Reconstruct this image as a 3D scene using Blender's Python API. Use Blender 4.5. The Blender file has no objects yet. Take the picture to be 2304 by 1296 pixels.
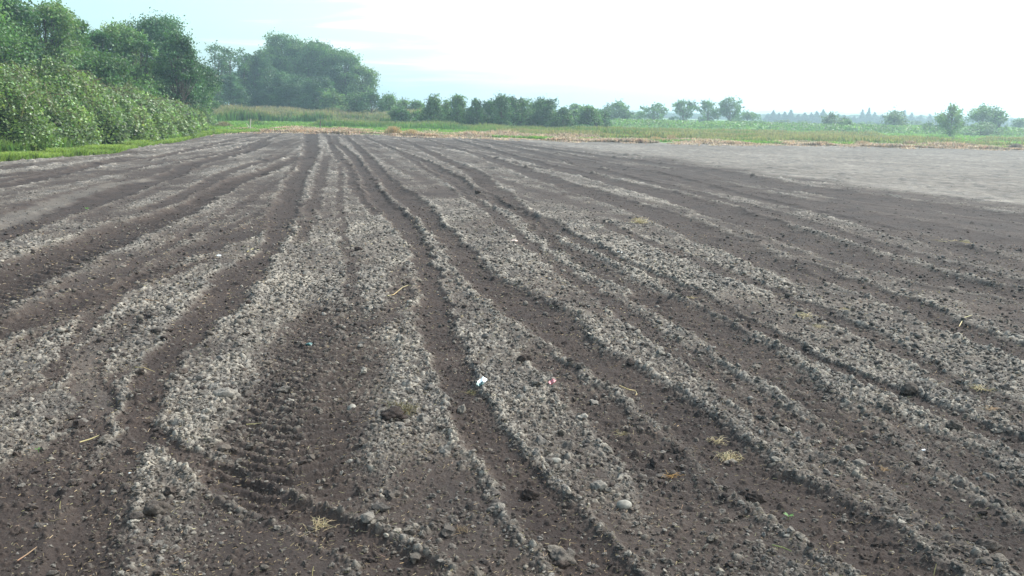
import bpy, bmesh, math
import numpy as np
from mathutils import Matrix, Vector

# ------------------------------------------------------------------ camera, sky, sun, exposure
SC = bpy.context.scene
H_CAM, F_PX, PITCH, ROLL = 1.65, 1990.0, 11.3, 1.26
cam_d = bpy.data.cameras.new('camera'); cam = bpy.data.objects.new('camera', cam_d)
SC.collection.objects.link(cam); SC.camera = cam
cam_d.sensor_width = 36.0; cam_d.lens = 36.0 * F_PX / 2304.0
cam_d.clip_start = 0.05; cam_d.clip_end = 20000
CM = Matrix.Rotation(math.radians(90 - PITCH), 4, 'X') @ Matrix.Rotation(math.radians(ROLL), 4, 'Z')
cam.matrix_world = Matrix.Translation((0, 0, H_CAM)) @ CM

SUN_EL, SUN_AZ = 43.0, 48.0          # azimuth: degrees right of the view direction (+Y)
w = bpy.data.worlds.new('World'); SC.world = w; w.use_nodes = True
nt = w.node_tree; nt.nodes.clear()
N = nt.nodes.new; L = nt.links.new
sky = N('ShaderNodeTexSky'); sky.sky_type = 'NISHITA'; sky.sun_disc = False
sky.sun_elevation = math.radians(SUN_EL); sky.sun_rotation = math.radians(SUN_AZ)
sky.air_density = 1.0; sky.dust_density = 2.0; sky.ozone_density = 1.2
tc = N('ShaderNodeTexCoord'); sep = N('ShaderNodeSeparateXYZ'); L(tc.outputs['Generated'], sep.inputs[0])
# thin streaky cloud layer: project the view direction onto a plane overhead
mx = N('ShaderNodeMath'); mx.operation = 'MAXIMUM'; mx.inputs[1].default_value = 0.02; L(sep.outputs['Z'], mx.inputs[0])
ad = N('ShaderNodeMath'); ad.operation = 'ADD'; ad.inputs[1].default_value = 0.10; L(mx.outputs[0], ad.inputs[0])
dv = N('ShaderNodeVectorMath'); dv.operation = 'DIVIDE'
cb = N('ShaderNodeCombineXYZ'); [L(ad.outputs[0], cb.inputs[i]) for i in range(3)]
L(tc.outputs['Generated'], dv.inputs[0]); L(cb.outputs[0], dv.inputs[1])
mp = N('ShaderNodeMapping'); mp.inputs['Scale'].default_value = (0.9, 1.6, 0.0); mp.inputs['Rotation'].default_value = (0, 0, 0.25)
L(dv.outputs[0], mp.inputs[0])
cn = N('ShaderNodeTexNoise'); cn.inputs['Scale'].default_value = 1.5; cn.inputs['Detail'].default_value = 8; cn.inputs['Roughness'].default_value = 0.55
cn.inputs['Distortion'].default_value = 0.6
L(mp.outputs[0], cn.inputs['Vector'])
# the cloud sheet thickens towards the sun side (+X)
ax = N('ShaderNodeMath'); ax.operation = 'MULTIPLY_ADD'; ax.inputs[1].default_value = 1.15; ax.inputs[2].default_value = 0.02; L(sep.outputs['X'], ax.inputs[0])
sm = N('ShaderNodeMath'); sm.operation = 'ADD'; L(cn.outputs['Fac'], sm.inputs[0]); L(ax.outputs[0], sm.inputs[1])
rp = N('ShaderNodeValToRGB'); rp.color_ramp.elements[0].position = 0.27; rp.color_ramp.elements[1].position = 0.62
rp.color_ramp.elements[0].color = (0.0,)*3 + (1,); rp.color_ramp.elements[1].color = (1,)*4
L(sm.outputs[0], rp.inputs[0])
SKY_STR = 0.10
tintn = N('ShaderNodeMix'); tintn.data_type = 'RGBA'; tintn.blend_type = 'MULTIPLY'; tintn.inputs['Factor'].default_value = 1.0
L(sky.outputs[0], tintn.inputs['A']); tintn.inputs['B'].default_value = (1.28, 1.55, 1.46, 1)
cl = N('ShaderNodeMix'); cl.data_type = 'RGBA'; L(rp.outputs[0], cl.inputs['Factor'])
L(tintn.outputs['Result'], cl.inputs['A']); cl.inputs['B'].default_value = (11.5, 11.9, 12.2, 1)
bg = N('ShaderNodeBackground'); bg.inputs['Strength'].default_value = SKY_STR
L(cl.outputs['Result'], bg.inputs['Color'])
wo = N('ShaderNodeOutputWorld'); L(bg.outputs[0], wo.inputs['Surface'])

sl = bpy.data.lights.new('sun', 'SUN'); sl.energy = 4.2; sl.angle = math.radians(0.6); sl.color = (1.0, 0.98, 0.945)
sun = bpy.data.objects.new('sun', sl); SC.collection.objects.link(sun)
_d = Vector((math.sin(math.radians(SUN_AZ)) * math.cos(math.radians(SUN_EL)),
             math.cos(math.radians(SUN_AZ)) * math.cos(math.radians(SUN_EL)), math.sin(math.radians(SUN_EL))))
sun.rotation_euler = _d.to_track_quat('Z', 'Y').to_euler(); sun.location = (20, 20, 30)
SC.view_settings.view_transform = 'Standard'; SC.view_settings.look = 'None'
SC.view_settings.exposure = 0.90; SC.view_settings.gamma = 1.0
SC.cycles.max_bounces = 6; SC.cycles.diffuse_bounces = 3; SC.cycles.transmission_bounces = 3
SC.cycles.volume_bounces = 0; SC.cycles.caustics_reflective = False; SC.cycles.caustics_refractive = False
SC.cycles.use_denoising = True; SC.cycles.denoiser = 'OPENIMAGEDENOISE'

# ------------------------------------------------------------------ helpers
RS = np.random.RandomState
M3 = np.array(CM.to_3x3())
def rays(px, py):
    px = np.asarray(px, float); py = np.asarray(py, float)
    d = np.stack([(px - 1152) / F_PX, -(py - 648) / F_PX, -np.ones_like(px)], -1)
    return d @ M3.T
def gnd(px, py):                      # where the ground shows at that spot of the photo
    d = rays(px, py); t = H_CAM / np.maximum(-d[..., 2], 1e-4)
    return d[..., 0] * t, d[..., 1] * t
def spot(px, dist, py=300):           # ground point at a given distance in a given direction
    d = rays(px, py); return float(d[0] / d[1] * dist), float(dist)
def topz(px, py, dist):               # height seen at photo height py at that distance
    d = rays(px, py); return float(H_CAM + d[2] / d[1] * dist)

def hsh(ix, iy, s):
    n = (ix.astype(np.int64) * 374761393 + iy.astype(np.int64) * 668265263 + s * 974634777) & 0xffffffff
    n = ((n ^ (n >> 13)) * 1274126177) & 0xffffffff
    n = ((n ^ (n >> 16)) * 2246822519) & 0xffffffff
    return ((n ^ (n >> 15)) & 0xffffff) / float(0x1000000)
def vn(x, y, s=0):
    ix = np.floor(x); iy = np.floor(y); fx = x - ix; fy = y - iy
    fx = fx * fx * (3 - 2 * fx); fy = fy * fy * (3 - 2 * fy)
    ix = ix.astype(np.int64); iy = iy.astype(np.int64)
    a = hsh(ix, iy, s); b = hsh(ix + 1, iy, s); c = hsh(ix, iy + 1, s); d = hsh(ix + 1, iy + 1, s)
    return (a + (b - a) * fx) * (1 - fy) + (c + (d - c) * fx) * fy
def fbm(x, y, s=0, o=3):
    r = 0; a = 0.5; t = 0
    for k in range(o):
        r = r + a * vn(x * 2 ** k + 17.3 * k, y * 2 ** k - 9.1 * k, s + k); t += a; a *= 0.5
    return r / t
def sst(a, b, x):
    t = np.clip((x - a) / (b - a), 0, 1); return t * t * (3 - 2 * t)

def mesh_np(name, V, F, mat, parent=None, smooth=False, col=None, attrs=None):
    """V (n,3), F (m,k) all faces same size."""
    me = bpy.data.meshes.new(name); V = np.ascontiguousarray(V, np.float32); F = np.ascontiguousarray(F, np.int32)
    m, k = F.shape
    me.vertices.add(len(V)); me.vertices.foreach_set('co', V.ravel())
    me.loops.add(m * k); me.loops.foreach_set('vertex_index', F.ravel())
    me.polygons.add(m); me.polygons.foreach_set('loop_start', np.arange(0, m * k, k, dtype=np.int32))
    me.polygons.foreach_set('use_smooth', np.full(m, smooth))
    if col is not None:
        a = me.attributes.new('Col', 'FLOAT_COLOR', 'POINT')
        c = np.ones((len(V), 4), np.float32); c[:, :col.shape[1]] = col; a.data.foreach_set('color', c.ravel())
    for n_, v_ in (attrs or {}).items():
        a = me.attributes.new(n_, 'FLOAT', 'POINT'); a.data.foreach_set('value', np.ascontiguousarray(v_, np.float32))
    me.update(calc_edges=True)
    me.materials.append(mat)
    o = bpy.data.objects.new(name, me); SC.collection.objects.link(o)
    if parent: o.parent = parent
    return o
def tag(o, label=None, cat=None, group=None, kind=None):
    for k_, v_ in (('label', label), ('category', cat), ('group', group), ('kind', kind)):
        if v_: o[k_] = v_
    return o
def empty(name, loc, label, cat, group=None):
    e = bpy.data.objects.new(name, None); SC.collection.objects.link(e); e.location = loc; e.empty_display_size = 0.1
    return tag(e, label, cat, group)

# ------------------------------------------------------------------ materials
def new_mat(name):
    m = bpy.data.materials.new(name); m.use_nodes = True; nt = m.node_tree; nt.nodes.clear()
    return m, nt, nt.nodes.new, nt.links.new
def mat_soil():
    m, nt, N, L = new_mat('tilled_soil')
    out = N('ShaderNodeOutputMaterial'); b = N('ShaderNodeBsdfPrincipled'); L(b.outputs[0], out.inputs[0])
    b.inputs['Roughness'].default_value = 0.95; b.inputs['Specular IOR Level'].default_value = 0.12
    a = N('ShaderNodeAttribute'); a.attribute_name = 'dry'
    t = N('ShaderNodeAttribute'); t.attribute_name = 'tint'
    g = N('ShaderNodeTexCoord')
    n1 = N('ShaderNodeTexNoise'); n1.inputs['Scale'].default_value = 45; n1.inputs['Detail'].default_value = 7; n1.inputs['Roughness'].default_value = 0.85; L(g.outputs['Object'], n1.inputs['Vector'])
    n2 = N('ShaderNodeTexNoise'); n2.inputs['Scale'].default_value = 1.6; n2.inputs['Detail'].default_value = 5; L(g.outputs['Object'], n2.inputs['Vector'])
    # dry + fine variation
    s = N('ShaderNodeMath'); s.operation = 'MULTIPLY_ADD'; L(n1.outputs['Fac'], s.inputs[0]); s.inputs[1].default_value = 0.80; s.inputs[2].default_value = -0.39
    s2 = N('ShaderNodeMath'); s2.operation = 'ADD'; s2.use_clamp = True; L(a.outputs['Fac'], s2.inputs[0]); L(s.outputs[0], s2.inputs[1])
    r = N('ShaderNodeValToRGB'); e = r.color_ramp.elements
    e[0].position = 0.0; e[0].color = (0.036, 0.0285, 0.0275, 1)
    e[1].position = 1.0; e[1].color = (0.280, 0.270, 0.252, 1)
    x = e.new(0.32); x.color = (0.064, 0.054, 0.0505, 1)
    x = e.new(0.62); x.color = (0.136, 0.128, 0.119, 1)
    L(s2.outputs[0], r.inputs[0])
    hs = N('ShaderNodeMix'); hs.data_type = 'RGBA'; hs.blend_type = 'MULTIPLY'; hs.inputs['Factor'].default_value = 1
    v = N('ShaderNodeValToRGB'); v.color_ramp.elements[0].color = (0.80, 0.80, 0.80, 1); v.color_ramp.elements[1].color = (1.15, 1.13, 1.08, 1)
    v.color_ramp.elements[0].position = 0.35; v.color_ramp.elements[1].position = 0.68
    L(n2.outputs['Fac'], v.inputs[0]); L(r.outputs[0], hs.inputs['A']); L(v.outputs[0], hs.inputs['B'])
    # tint: each clod a little warmer or greyer
    tr = N('ShaderNodeValToRGB'); tr.color_ramp.elements[0].color = (0.80, 0.78, 0.77, 1); tr.color_ramp.elements[1].color = (1.18, 1.12, 1.02, 1); L(t.outputs['Fac'], tr.inputs[0])
    h2 = N('ShaderNodeMix'); h2.data_type = 'RGBA'; h2.blend_type = 'MULTIPLY'; h2.inputs['Factor'].default_value = 1
    L(hs.outputs['Result'], h2.inputs['A']); L(tr.outputs[0], h2.inputs['B'])
    L(h2.outputs['Result'], b.inputs['Base Color'])
    bu = N('ShaderNodeBump'); bu.inputs['Strength'].default_value = 0.9; bu.inputs['Distance'].default_value = 0.012
    n3 = N('ShaderNodeTexNoise'); n3.inputs['Scale'].default_value = 70; n3.inputs['Detail'].default_value = 8; n3.inputs['Roughness'].default_value = 0.75; L(g.outputs['Object'], n3.inputs['Vector'])
    L(n3.outputs['Fac'], bu.inputs['Height']); L(bu.outputs[0], b.inputs['Normal'])
    return m
def mat_leaf(name, transl=0.35, rough=0.5, spec=0.4, through=(1.3, 1.5, 0.7)):
    m, nt, N, L = new_mat(name)
    out = N('ShaderNodeOutputMaterial'); b = N('ShaderNodeBsdfPrincipled'); tl = N('ShaderNodeBsdfTranslucent'); mi = N('ShaderNodeMixShader')
    a = N('ShaderNodeAttribute'); a.attribute_name = 'Col'
    g = N('ShaderNodeTexCoord'); n = N('ShaderNodeTexNoise'); n.inputs['Scale'].default_value = 0.9; n.inputs['Detail'].default_value = 3; L(g.outputs['Object'], n.inputs['Vector'])
    v = N('ShaderNodeValToRGB'); v.color_ramp.elements[0].position = 0.3; v.color_ramp.elements[1].position = 0.7
    v.color_ramp.elements[0].color = (0.78, 0.82, 0.85, 1); v.color_ramp.elements[1].color = (1.2, 1.15, 1.0, 1)
    L(n.outputs['Fac'], v.inputs[0])
    mu = N('ShaderNodeMix'); mu.data_type = 'RGBA'; mu.blend_type = 'MULTIPLY'; mu.inputs['Factor'].default_value = 1
    L(a.outputs['Color'], mu.inputs['A']); L(v.outputs[0], mu.inputs['B'])
    L(mu.outputs['Result'], b.inputs['Base Color'])
    b.inputs['Roughness'].default_value = rough; b.inputs['Specular IOR Level'].default_value = spec
    tw = N('ShaderNodeMix'); tw.data_type = 'RGBA'; tw.blend_type = 'MULTIPLY'; tw.inputs['Factor'].default_value = 1
    L(mu.outputs['Result'], tw.inputs['A']); tw.inputs['B'].default_value = (*through, 1)
    L(tw.outputs['Result'], tl.inputs['Color'])
    mi.inputs[0].default_value = transl; L(b.outputs[0], mi.inputs[1]); L(tl.outputs[0], mi.inputs[2]); L(mi.outputs[0], out.inputs[0])
    return m
def mat_plain(name, c1, c2, scale=6, rough=0.8, bump=0.3, spec=0.3, detail=5):
    m, nt, N, L = new_mat(name)
    out = N('ShaderNodeOutputMaterial'); b = N('ShaderNodeBsdfPrincipled'); L(b.outputs[0], out.inputs[0])
    g = N('ShaderNodeTexCoord'); n = N('ShaderNodeTexNoise'); n.inputs['Scale'].default_value = scale; n.inputs['Detail'].default_value = detail; L(g.outputs['Object'], n.inputs['Vector'])
    r = N('ShaderNodeValToRGB'); r.color_ramp.elements[0].position = 0.32; r.color_ramp.elements[1].position = 0.68
    r.color_ramp.elements[0].color = (*c1, 1); r.color_ramp.elements[1].color = (*c2, 1)
    L(n.outputs['Fac'], r.inputs[0]); L(r.outputs[0], b.inputs['Base Color'])
    b.inputs['Roughness'].default_value = rough; b.inputs['Specular IOR Level'].default_value = spec
    bu = N('ShaderNodeBump'); bu.inputs['Strength'].default_value = bump; bu.inputs['Distance'].default_value = 0.02
    L(n.outputs['Fac'], bu.inputs['Height']); L(bu.outputs[0], b.inputs['Normal'])
    return m
SOIL = mat_soil()
LEAF = mat_leaf('tree_leaves', 0.3, 0.5, 0.35)
BRAM = mat_leaf('bramble_leaves', 0.3, 0.45, 0.4)
GRASS = mat_leaf('grass_blades', 0.4, 0.55, 0.25)
STRAW = mat_leaf('dry_straw', 0.25, 0.6, 0.3, (1.1, 1.0, 0.9))
BARK = mat_plain('bark', (0.05, 0.04, 0.032), (0.13, 0.11, 0.09), 14, 0.9, 0.8)
TURF = mat_plain('meadow_turf', (0.075, 0.135, 0.035), (0.135, 0.225, 0.065), 0.25, 0.9, 0.6, 0.1, 9)
STONE = mat_plain('field_stone', (0.15, 0.14, 0.115), (0.25, 0.235, 0.20), 30, 0.7, 0.25)
HILL = mat_plain('wooded_hill', (0.03, 0.055, 0.03), (0.06, 0.09, 0.045), 0.03, 0.95, 0.4)
POST = mat_plain('weathered_wood', (0.35, 0.32, 0.27), (0.55, 0.51, 0.44), 25, 0.85, 0.4)
POSTD = mat_plain('dark_weathered_wood', (0.08, 0.07, 0.055), (0.16, 0.14, 0.11), 25, 0.85, 0.4)

# ------------------------------------------------------------------ ploughed field: wheel tracks traced on the ground
# points: (photo x, photo y, width in photo pixels); depth in m; damp = how dark and free of clods; tread = lug marks
TR = []
def trk(pts, depth=0.045, damp=0.9, berm=0.018, tread=0, dust=0, soft=0.35, vee=-0.9, pitch=0.115):
    p = np.array(pts, float); X, Y = gnd(p[:, 0], p[:, 1]); X2, _ = gnd(p[:, 0] + p[:, 2] * 0.5, p[:, 1])
    o = np.argsort(Y); pitch = pitch * (1.45 if Y.max() > 9 else 1.0)
    TR.append(dict(X=X[o], Y=Y[o], W=np.abs(X2 - X)[o], depth=depth, damp=damp, berm=berm, tread=tread, dust=dust, soft=soft, vee=vee, pitch=pitch))
trk([(700,299,36),(700,340,40),(690,370,34),(665,410,42),(648,452,60),(632,495,70),(615,560,44),(580,590,66),(540,630,105),(480,690,105),(432,735,84),(380,800,76),(340,850,72),(312,900,78),(318,950,80),(350,985,70),(430,1020,90),(520,1075,130),(640,1140,150),(760,1190,160),(900,1270,180)], 0.045)
trk([(632,480,50),(585,510,80),(520,535,90),(450,562,100),(400,580,60)], 0.025, 0.75, 0.008)
trk([(735,350,20),(725,400,26),(705,450,34),(690,500,40),(680,540,40)], 0.025, 0.6, 0.012)
trk([(668,355,36),(600,385,46),(520,412,55),(417,472,75),(312,508,125),(208,552,160),(104,592,170),(0,650,190),(-150,730,200)], 0.05, 0.85, 0.015, tread=0.020)
trk([(640,352,26),(560,372,34),(500,392,36),(434,433,44),(347,467,60)], 0.03, 0.8, 0.014)
trk([(600,318,30),(562,339,36),(434,370,44),(382,395,55),(312,415,70),(243,443,80),(156,467,90),(87,490,110),(0,530,110),(-120,570,120)], 0.04, 0.9, 0.012)
trk([(640,300,16),(625,304,18),(520,342,24),(382,365,26),(300,380,22)], 0.03, 0.8, 0.012)
trk([(590,300,18),(451,332,24),(347,355,36),(243,364,48),(139,391,62),(0,420,66),(-120,440,66)], 0.04, 0.8, 0.014)
trk([(300,352,50),(139,382,60),(0,396,70),(-120,410,70)], 0.03, 0.6, 0.010)
trk([(360,605,60),(300,640,70),(230,662,110),(121,695,140),(0,735,170),(-120,790,170)], 0.05, 0.8, 0.012, tread=0.022, vee=0.6)
trk([(460,590,30),(347,632,40),(262,665,46),(205,715,50),(150,790,46),(110,860,44)], 0.03, 0.65, 0.012)
trk([(340,400,50),(250,412,60),(120,455,90),(0,500,110),(-100,540,110)], 0.02, 0.6, 0.004, dust=0.62)
trk([(300,720,70),(235,760,70),(195,820,80),(190,880,90),(220,920,80)], 0.03, 0.8, 0.006, dust=0.50)
trk([(240,860,40),(225,900,60),(235,960,80),(120,1040,220),(60,1150,330),(60,1296,420)], 0.03, 0.72, 0.004)
trk([(330,960,60),(270,1020,90),(230,1100,160),(190,1200,170),(170,1296,180)], 0.04, 0.8, 0.012)
# centre
trk([(735,305,14),(743,318,16),(757,350,22),(788,380,20),(796,420,26),(819,450,32),(850,480,30)], 0.03, 0.8, 0.014)
trk([(752,306,14),(756,322,18),(795,353,24),(823,395,36),(845,440,42),(865,457,50),(892,481,58),(915,515,50),(938,558,50),(955,603,54),(968,660,66),(980,730,80),(1005,800,80),(1035,880,90),(1075,960,100),(1120,1020,110),(1180,1090,130),(1235,1160,140),(1300,1240,160),(1345,1296,170)], 0.055, 0.92, 0.024)
trk([(775,306,14),(797,324,18),(833,360,28),(857,395,36),(882,419,46),(917,447,56),(960,485,62),(1003,530,60),(1042,578,64),(1090,627,94),(1142,662,120),(1205,700,130),(1270,760,115),(1350,820,115),(1450,880,115),(1540,940,125),(1620,1000,150),(1710,1070,190),(1820,1140,210),(1950,1230,220),(2060,1296,220)], 0.055, 0.85, 0.020, tread=0.008)
trk([(820,307,12),(880,335,18),(960,365,24),(1010,395,40),(1055,430,52),(1108,453,50),(1160,475,52),(1222,497,52),(1281,530,50),(1392,585,44),(1487,625,46),(1583,673,50),(1680,730,50),(1790,786,56),(1900,838,62),(2050,896,64),(2200,960,72),(2304,1010,80),(2400,1060,80)], 0.055, 0.75, 0.026)
trk([(900,312,14),(960,340,24),(1060,385,40),(1110,430,50),(1180,480,50),(1248,545,46),(1358,610,66),(1463,660,84),(1535,708,112),(1607,745,124),(1680,800,120),(1760,850,120),(1860,920,130),(1960,990,130)], 0.035, 0.65, 0.014, tread=0.022, vee=0.5)
trk([(760,690,150),(730,780,230),(700,860,270),(660,940,290),(640,1010,300),(650,1090,300)], 0.035, 0.50, 0.006, tread=0.024, vee=0.55, pitch=0.10)
trk([(900,610,50),(890,680,70),(850,720,80),(780,760,80)], 0.02, 0.45, 0.004, tread=0.01)
trk([(1210,800,60),(1300,880,110),(1400,950,160),(1480,1020,200),(1560,1100,220)], 0.025, 0.55, 0.004, tread=0.016, vee=0.5)
# right
trk([(950,312,14),(1080,350,30),(1180,385,50),(1260,415,60),(1343,440,70),(1440,471,84),(1535,505,100),(1631,548,110),(1727,586,110),(1820,630,80)], 0.035, 0.82, 0.012)
trk([(1020,313,16),(1200,365,40),(1330,398,60),(1430,425,80),(1535,450,100),(1631,481,110),(1751,520,120),(1870,563,130),(2014,606,130),(2158,640,120),(2304,668,110),(2420,700,110)], 0.045, 0.9, 0.016)
trk([(1780,590,60),(1918,640,76),(2014,673,90),(2110,721,104),(2206,759,110),(2304,795,110),(2420,840,110)], 0.045, 0.85, 0.016)
trk([(1060,314,20),(1240,352,50),(1400,380,70),(1560,408,100),(1750,448,130),(1950,490,150),(2150,530,160),(2304,560,160),(2450,590,160)], 0.03, 0.8, 0.012)
trk([(1090,315,16),(1250,338,40),(1425,362,60),(1631,390,80),(1775,420,100),(1967,448,120),(2304,490,160),(2450,508,160)], 0.045, 0.92, 0.016)
trk([(1800,860,60),(1950,925,90),(2100,1000,110),(2240,1080,140),(2400,1180,160)], 0.03, 0.45, 0.010)
trk([(1560,800,60),(1700,900,90),(1850,980,110),(2000,1060,120),(2150,1150,140),(2304,1240,160)], 0.03, 0.5, 0.016)
# narrow older wheel lines between the big tracks
trk([(690,345,12),(640,400,16),(560,450,24),(440,520,32),(300,600,44),(120,690,60)], 0.025, 0.6, 0.010)
trk([(850,318,10),(930,362,18),(1010,410,26),(1120,490,34),(1240,590,42),(1400,700,48),(1560,820,56),(1700,930,60)], 0.028, 0.65, 0.012)
trk([(768,345,10),(765,420,16),(770,520,22),(790,600,28),(800,680,34)], 0.02, 0.5, 0.010)
trk([(1150,330,16),(1400,396,36),(1700,472,56),(2000,562,70),(2304,644,80)], 0.028, 0.6, 0.012)
trk([(1150,323,14),(1500,394,36),(1900,492,60),(2304,604,80)], 0.028, 0.6, 0.012)
trk([(1350,500,34),(1500,560,42),(1750,660,52),(2000,782,60),(2304,930,70)], 0.028, 0.6, 0.012)
trk([(640,306,10),(560,317,14),(400,345,24),(200,374,34),(0,406,44)], 0.025, 0.7, 0.010)
trk([(680,420,16),(600,470,24),(480,530,34),(330,620,46),(180,700,50),(60,770,60)], 0.022, 0.5, 0.010)
trk([(1700,640,40),(1900,730,50),(2100,840,56),(2304,950,60)], 0.025, 0.55, 0.014)
# broad patches: (photo x, y, half width px, half height px, change of cloddiness)
PATCH = [(120,1180,260,190,-0.55),(520,1240,500,70,-0.35),(800,1120,250,60,-0.3),(1500,1180,260,80,-0.25),(1900,1200,250,90,-0.3),
         (470,880,130,110,0.5),(700,580,170,90,0.5),(620,660,120,60,0.35),(1080,760,70,130,0.5),(1330,560,160,70,0.45),(1500,620,150,60,0.35),
         (60,800,110,120,0.4),(330,690,110,60,0.35),(1100,450,60,30,0.4),(1500,780,160,60,0.3),(1850,640,200,60,0.25),(2000,880,250,100,0.3),
         (1180,900,90,110,0.35),(1440,1180,70,80,0.35),(400,1080,110,110,0.15),(980,900,90,120,0.25),(1500,395,260,26,-0.4),(1900,470,320,40,-0.45),(2250,530,260,50,-0.35),(1280,358,150,16,-0.35),(1750,560,200,40,-0.15),(640,390,60,20,0.3),(170,570,150,30,0.35),(1250,1240,330,30,0.1)]
PW = []
for (a_, b_, c_, d_, e_) in PATCH:
    x0, y0 = gnd(a_, b_); x1, _ = gnd(a_ + c_, b_); _, y1 = gnd(a_, b_ - d_)
    PW.append((float(x0), float(y0), abs(float(x1 - x0)), abs(float(y1 - y0)) * 0.8, e_))
ex, ey = gnd([1060,1200,1425,1631,1775,1967,2304,2500], [312,322,349,375,402,426,463,485])     # border of the pale rolled part
o_ = np.argsort(ey); EX, EY = ex[o_], ey[o_]

def clod_bumps(X, Y, cell, dens, seed, rr=(0.32, 0.55)):
    """rounded clods, one per jittered cell; returns height and tint"""
    gx = X / cell; gy = Y / cell; ix = np.floor(gx).astype(np.int64); iy = np.floor(gy).astype(np.int64)
    h = np.zeros_like(X); t = np.zeros_like(X)
    for dx in (-1, 0, 1):
        for dy in (-1, 0, 1):
            cx = ix + dx; cy = iy + dy
            r1 = hsh(cx, cy, seed); r2 = hsh(cx, cy, seed + 1); r3 = hsh(cx, cy, seed + 2); r4 = hsh(cx, cy, seed + 3)
            rad = rr[0] + (rr[1] - rr[0]) * r3 * r3
            ddx = gx - (cx + 0.15 + 0.7 * r1); ddy = gy - (cy + 0.15 + 0.7 * r2)
            el = 0.75 + 0.5 * r4; q = (ddx * ddx * el + ddy * ddy / el) / (rad * rad)
            hh = np.where((q < 1) & (r4 * 0.999 < dens), np.sqrt(np.maximum(1 - q, 0)) * rad * cell * (0.7 + 0.5 * r1), 0)
            m = hh > h; h = np.where(m, hh, h); t = np.where(m, r3 * 0.5 + r2 * 0.5, t)
    return h, t

def field(X, Y):
    """height, dryness, cloddiness, tint of the tilled ground"""
    R = np.hypot(X, Y)
    wx = X + (0.03 * (fbm(X * 1.1, Y * 0.7, 51, 2) - 0.5) + 0.12 * (fbm(X * 4.5, Y * 4.5, 52, 4) - 0.5)) * np.clip(R / 4, 0.8, 2.0)
    clod = 0.47 - 0.12 * (1 - sst(3.2, 5.5, R)) + 1.25 * (fbm(X * 0.55, Y * 0.4, 3, 4) - 0.5) + 0.55 * (vn(X * 2.3, Y * 1.6, 9) - 0.5) + 0.55 * (fbm(X * 7, Y * 5, 19, 2) - 0.5)
    for (px, py, rx, ry, e) in PW:
        clod = clod + e * np.exp(-(((X - px) / rx) ** 2 + ((Y - py) / ry) ** 2))
    # fine drill lines running with the rows: they fan out of the far left headland
    ang = np.arctan2(X + 13.5, 66 - Y)
    fl = fbm(ang * 42, R * 0.05, 21, 3) - 0.5
    far = sst(9, 22, R)
    fs_ = fbm(ang * 150, R * 0.12, 23, 3) - 0.5
    clod = clod + fl * (0.35 + 0.9 * far) + fs_ * (0.40 + 1.1 * far)
    z = 0.05 * (fbm(X * 0.35, Y * 0.35, 31, 2) - 0.5) + 0.035 * fl * (0.5 + far) + 0.020 * fs_ + 0.022 * (fbm(X * 4, Y * 4, 33, 3) - 0.5)
    track = np.zeros_like(X); dust = np.zeros_like(X); bermm = np.zeros_like(X)
    for k, T in enumerate(TR):
        m = (Y > T['Y'][0] - 0.6) & (Y < T['Y'][-1] + 0.6)
        if not m.any(): continue
        x = wx[m]; y = Y[m]
        xc = np.interp(y, T['Y'], T['X']); W = np.interp(y, T['Y'], T['W'])
        d = (x - xc) / W
        W2 = 1 + 0.35 * (vn(y * 1.7 + k * 13, np.full_like(y, k * 3.1), 71) - 0.5)
        ad = np.abs(d) / W2
        endf = sst(T['Y'][0] - 0.6, T['Y'][0] + 0.2, y) * (1 - sst(T['Y'][-1] - 0.2, T['Y'][-1] + 0.6, y))
        if T['Y'][0] < 3.3: endf = 1 - sst(T['Y'][-1] - 0.2, T['Y'][-1] + 0.6, y)
        core = (1 - sst(0.45, 1.45, ad)) * endf
        berm = np.exp(-((ad - 1.28) / 0.24) ** 2) * endf
        fs = np.clip(W / 0.16, 0.35, 1.6)
        zz = (-0.50 * T['depth'] * core + 0.8 * T['berm'] * berm) * fs
        if T['tread']:
            ph = (y - T['vee'] * np.sqrt((x - xc) ** 2 + 0.004)) / T['pitch'] + 0.5 * vn(x * 3, y * 3, 5)
            zz = zz + T['tread'] * core * (np.sin(ph * 2 * math.pi) * 0.5) * (0.45 + 0.9 * vn(x * 1.3, y * 0.9, 15))
        z[m] += zz
        track[m] = np.maximum(track[m], core * T['damp']); bermm[m] = np.maximum(bermm[m], berm * (1 - T['dust']))
        if T['dust']: dust[m] = np.maximum(dust[m], core * T['dust'])
    brk = 0.45 + 2.2 * (fbm(X * 1.3, Y * 0.9, 61, 3) - 0.5) - 0.5 * sst(0.5, 6, X)           # tracks are broken by clods that fell in
    clod = clod * (1 - np.clip(track * (0.70 + 0.5 * brk), 0, 1)) + 0.34 * bermm * (1 - track) * (0.2 + 1.6 * vn(X * 2.2, Y * 1.6, 66))
    # pale rolled part on the right
    be = np.interp(Y, EY, EX) + 1.2 * (vn(Y * 0.5, X * 0, 88) - 0.5)
    pale = sst(-0.2, 0.9, X - be) * sst(13, 15, Y)
    clod = 0.12 + 0.80 * clod
    clod = np.clip(clod * (1 - pale) + pale * (0.45 + 0.5 * (fbm(X * 2, Y * 1.2, 95, 3) - 0.5)), 0, 1.25)
    return z, clod, track, dust, pale, bermm

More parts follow.
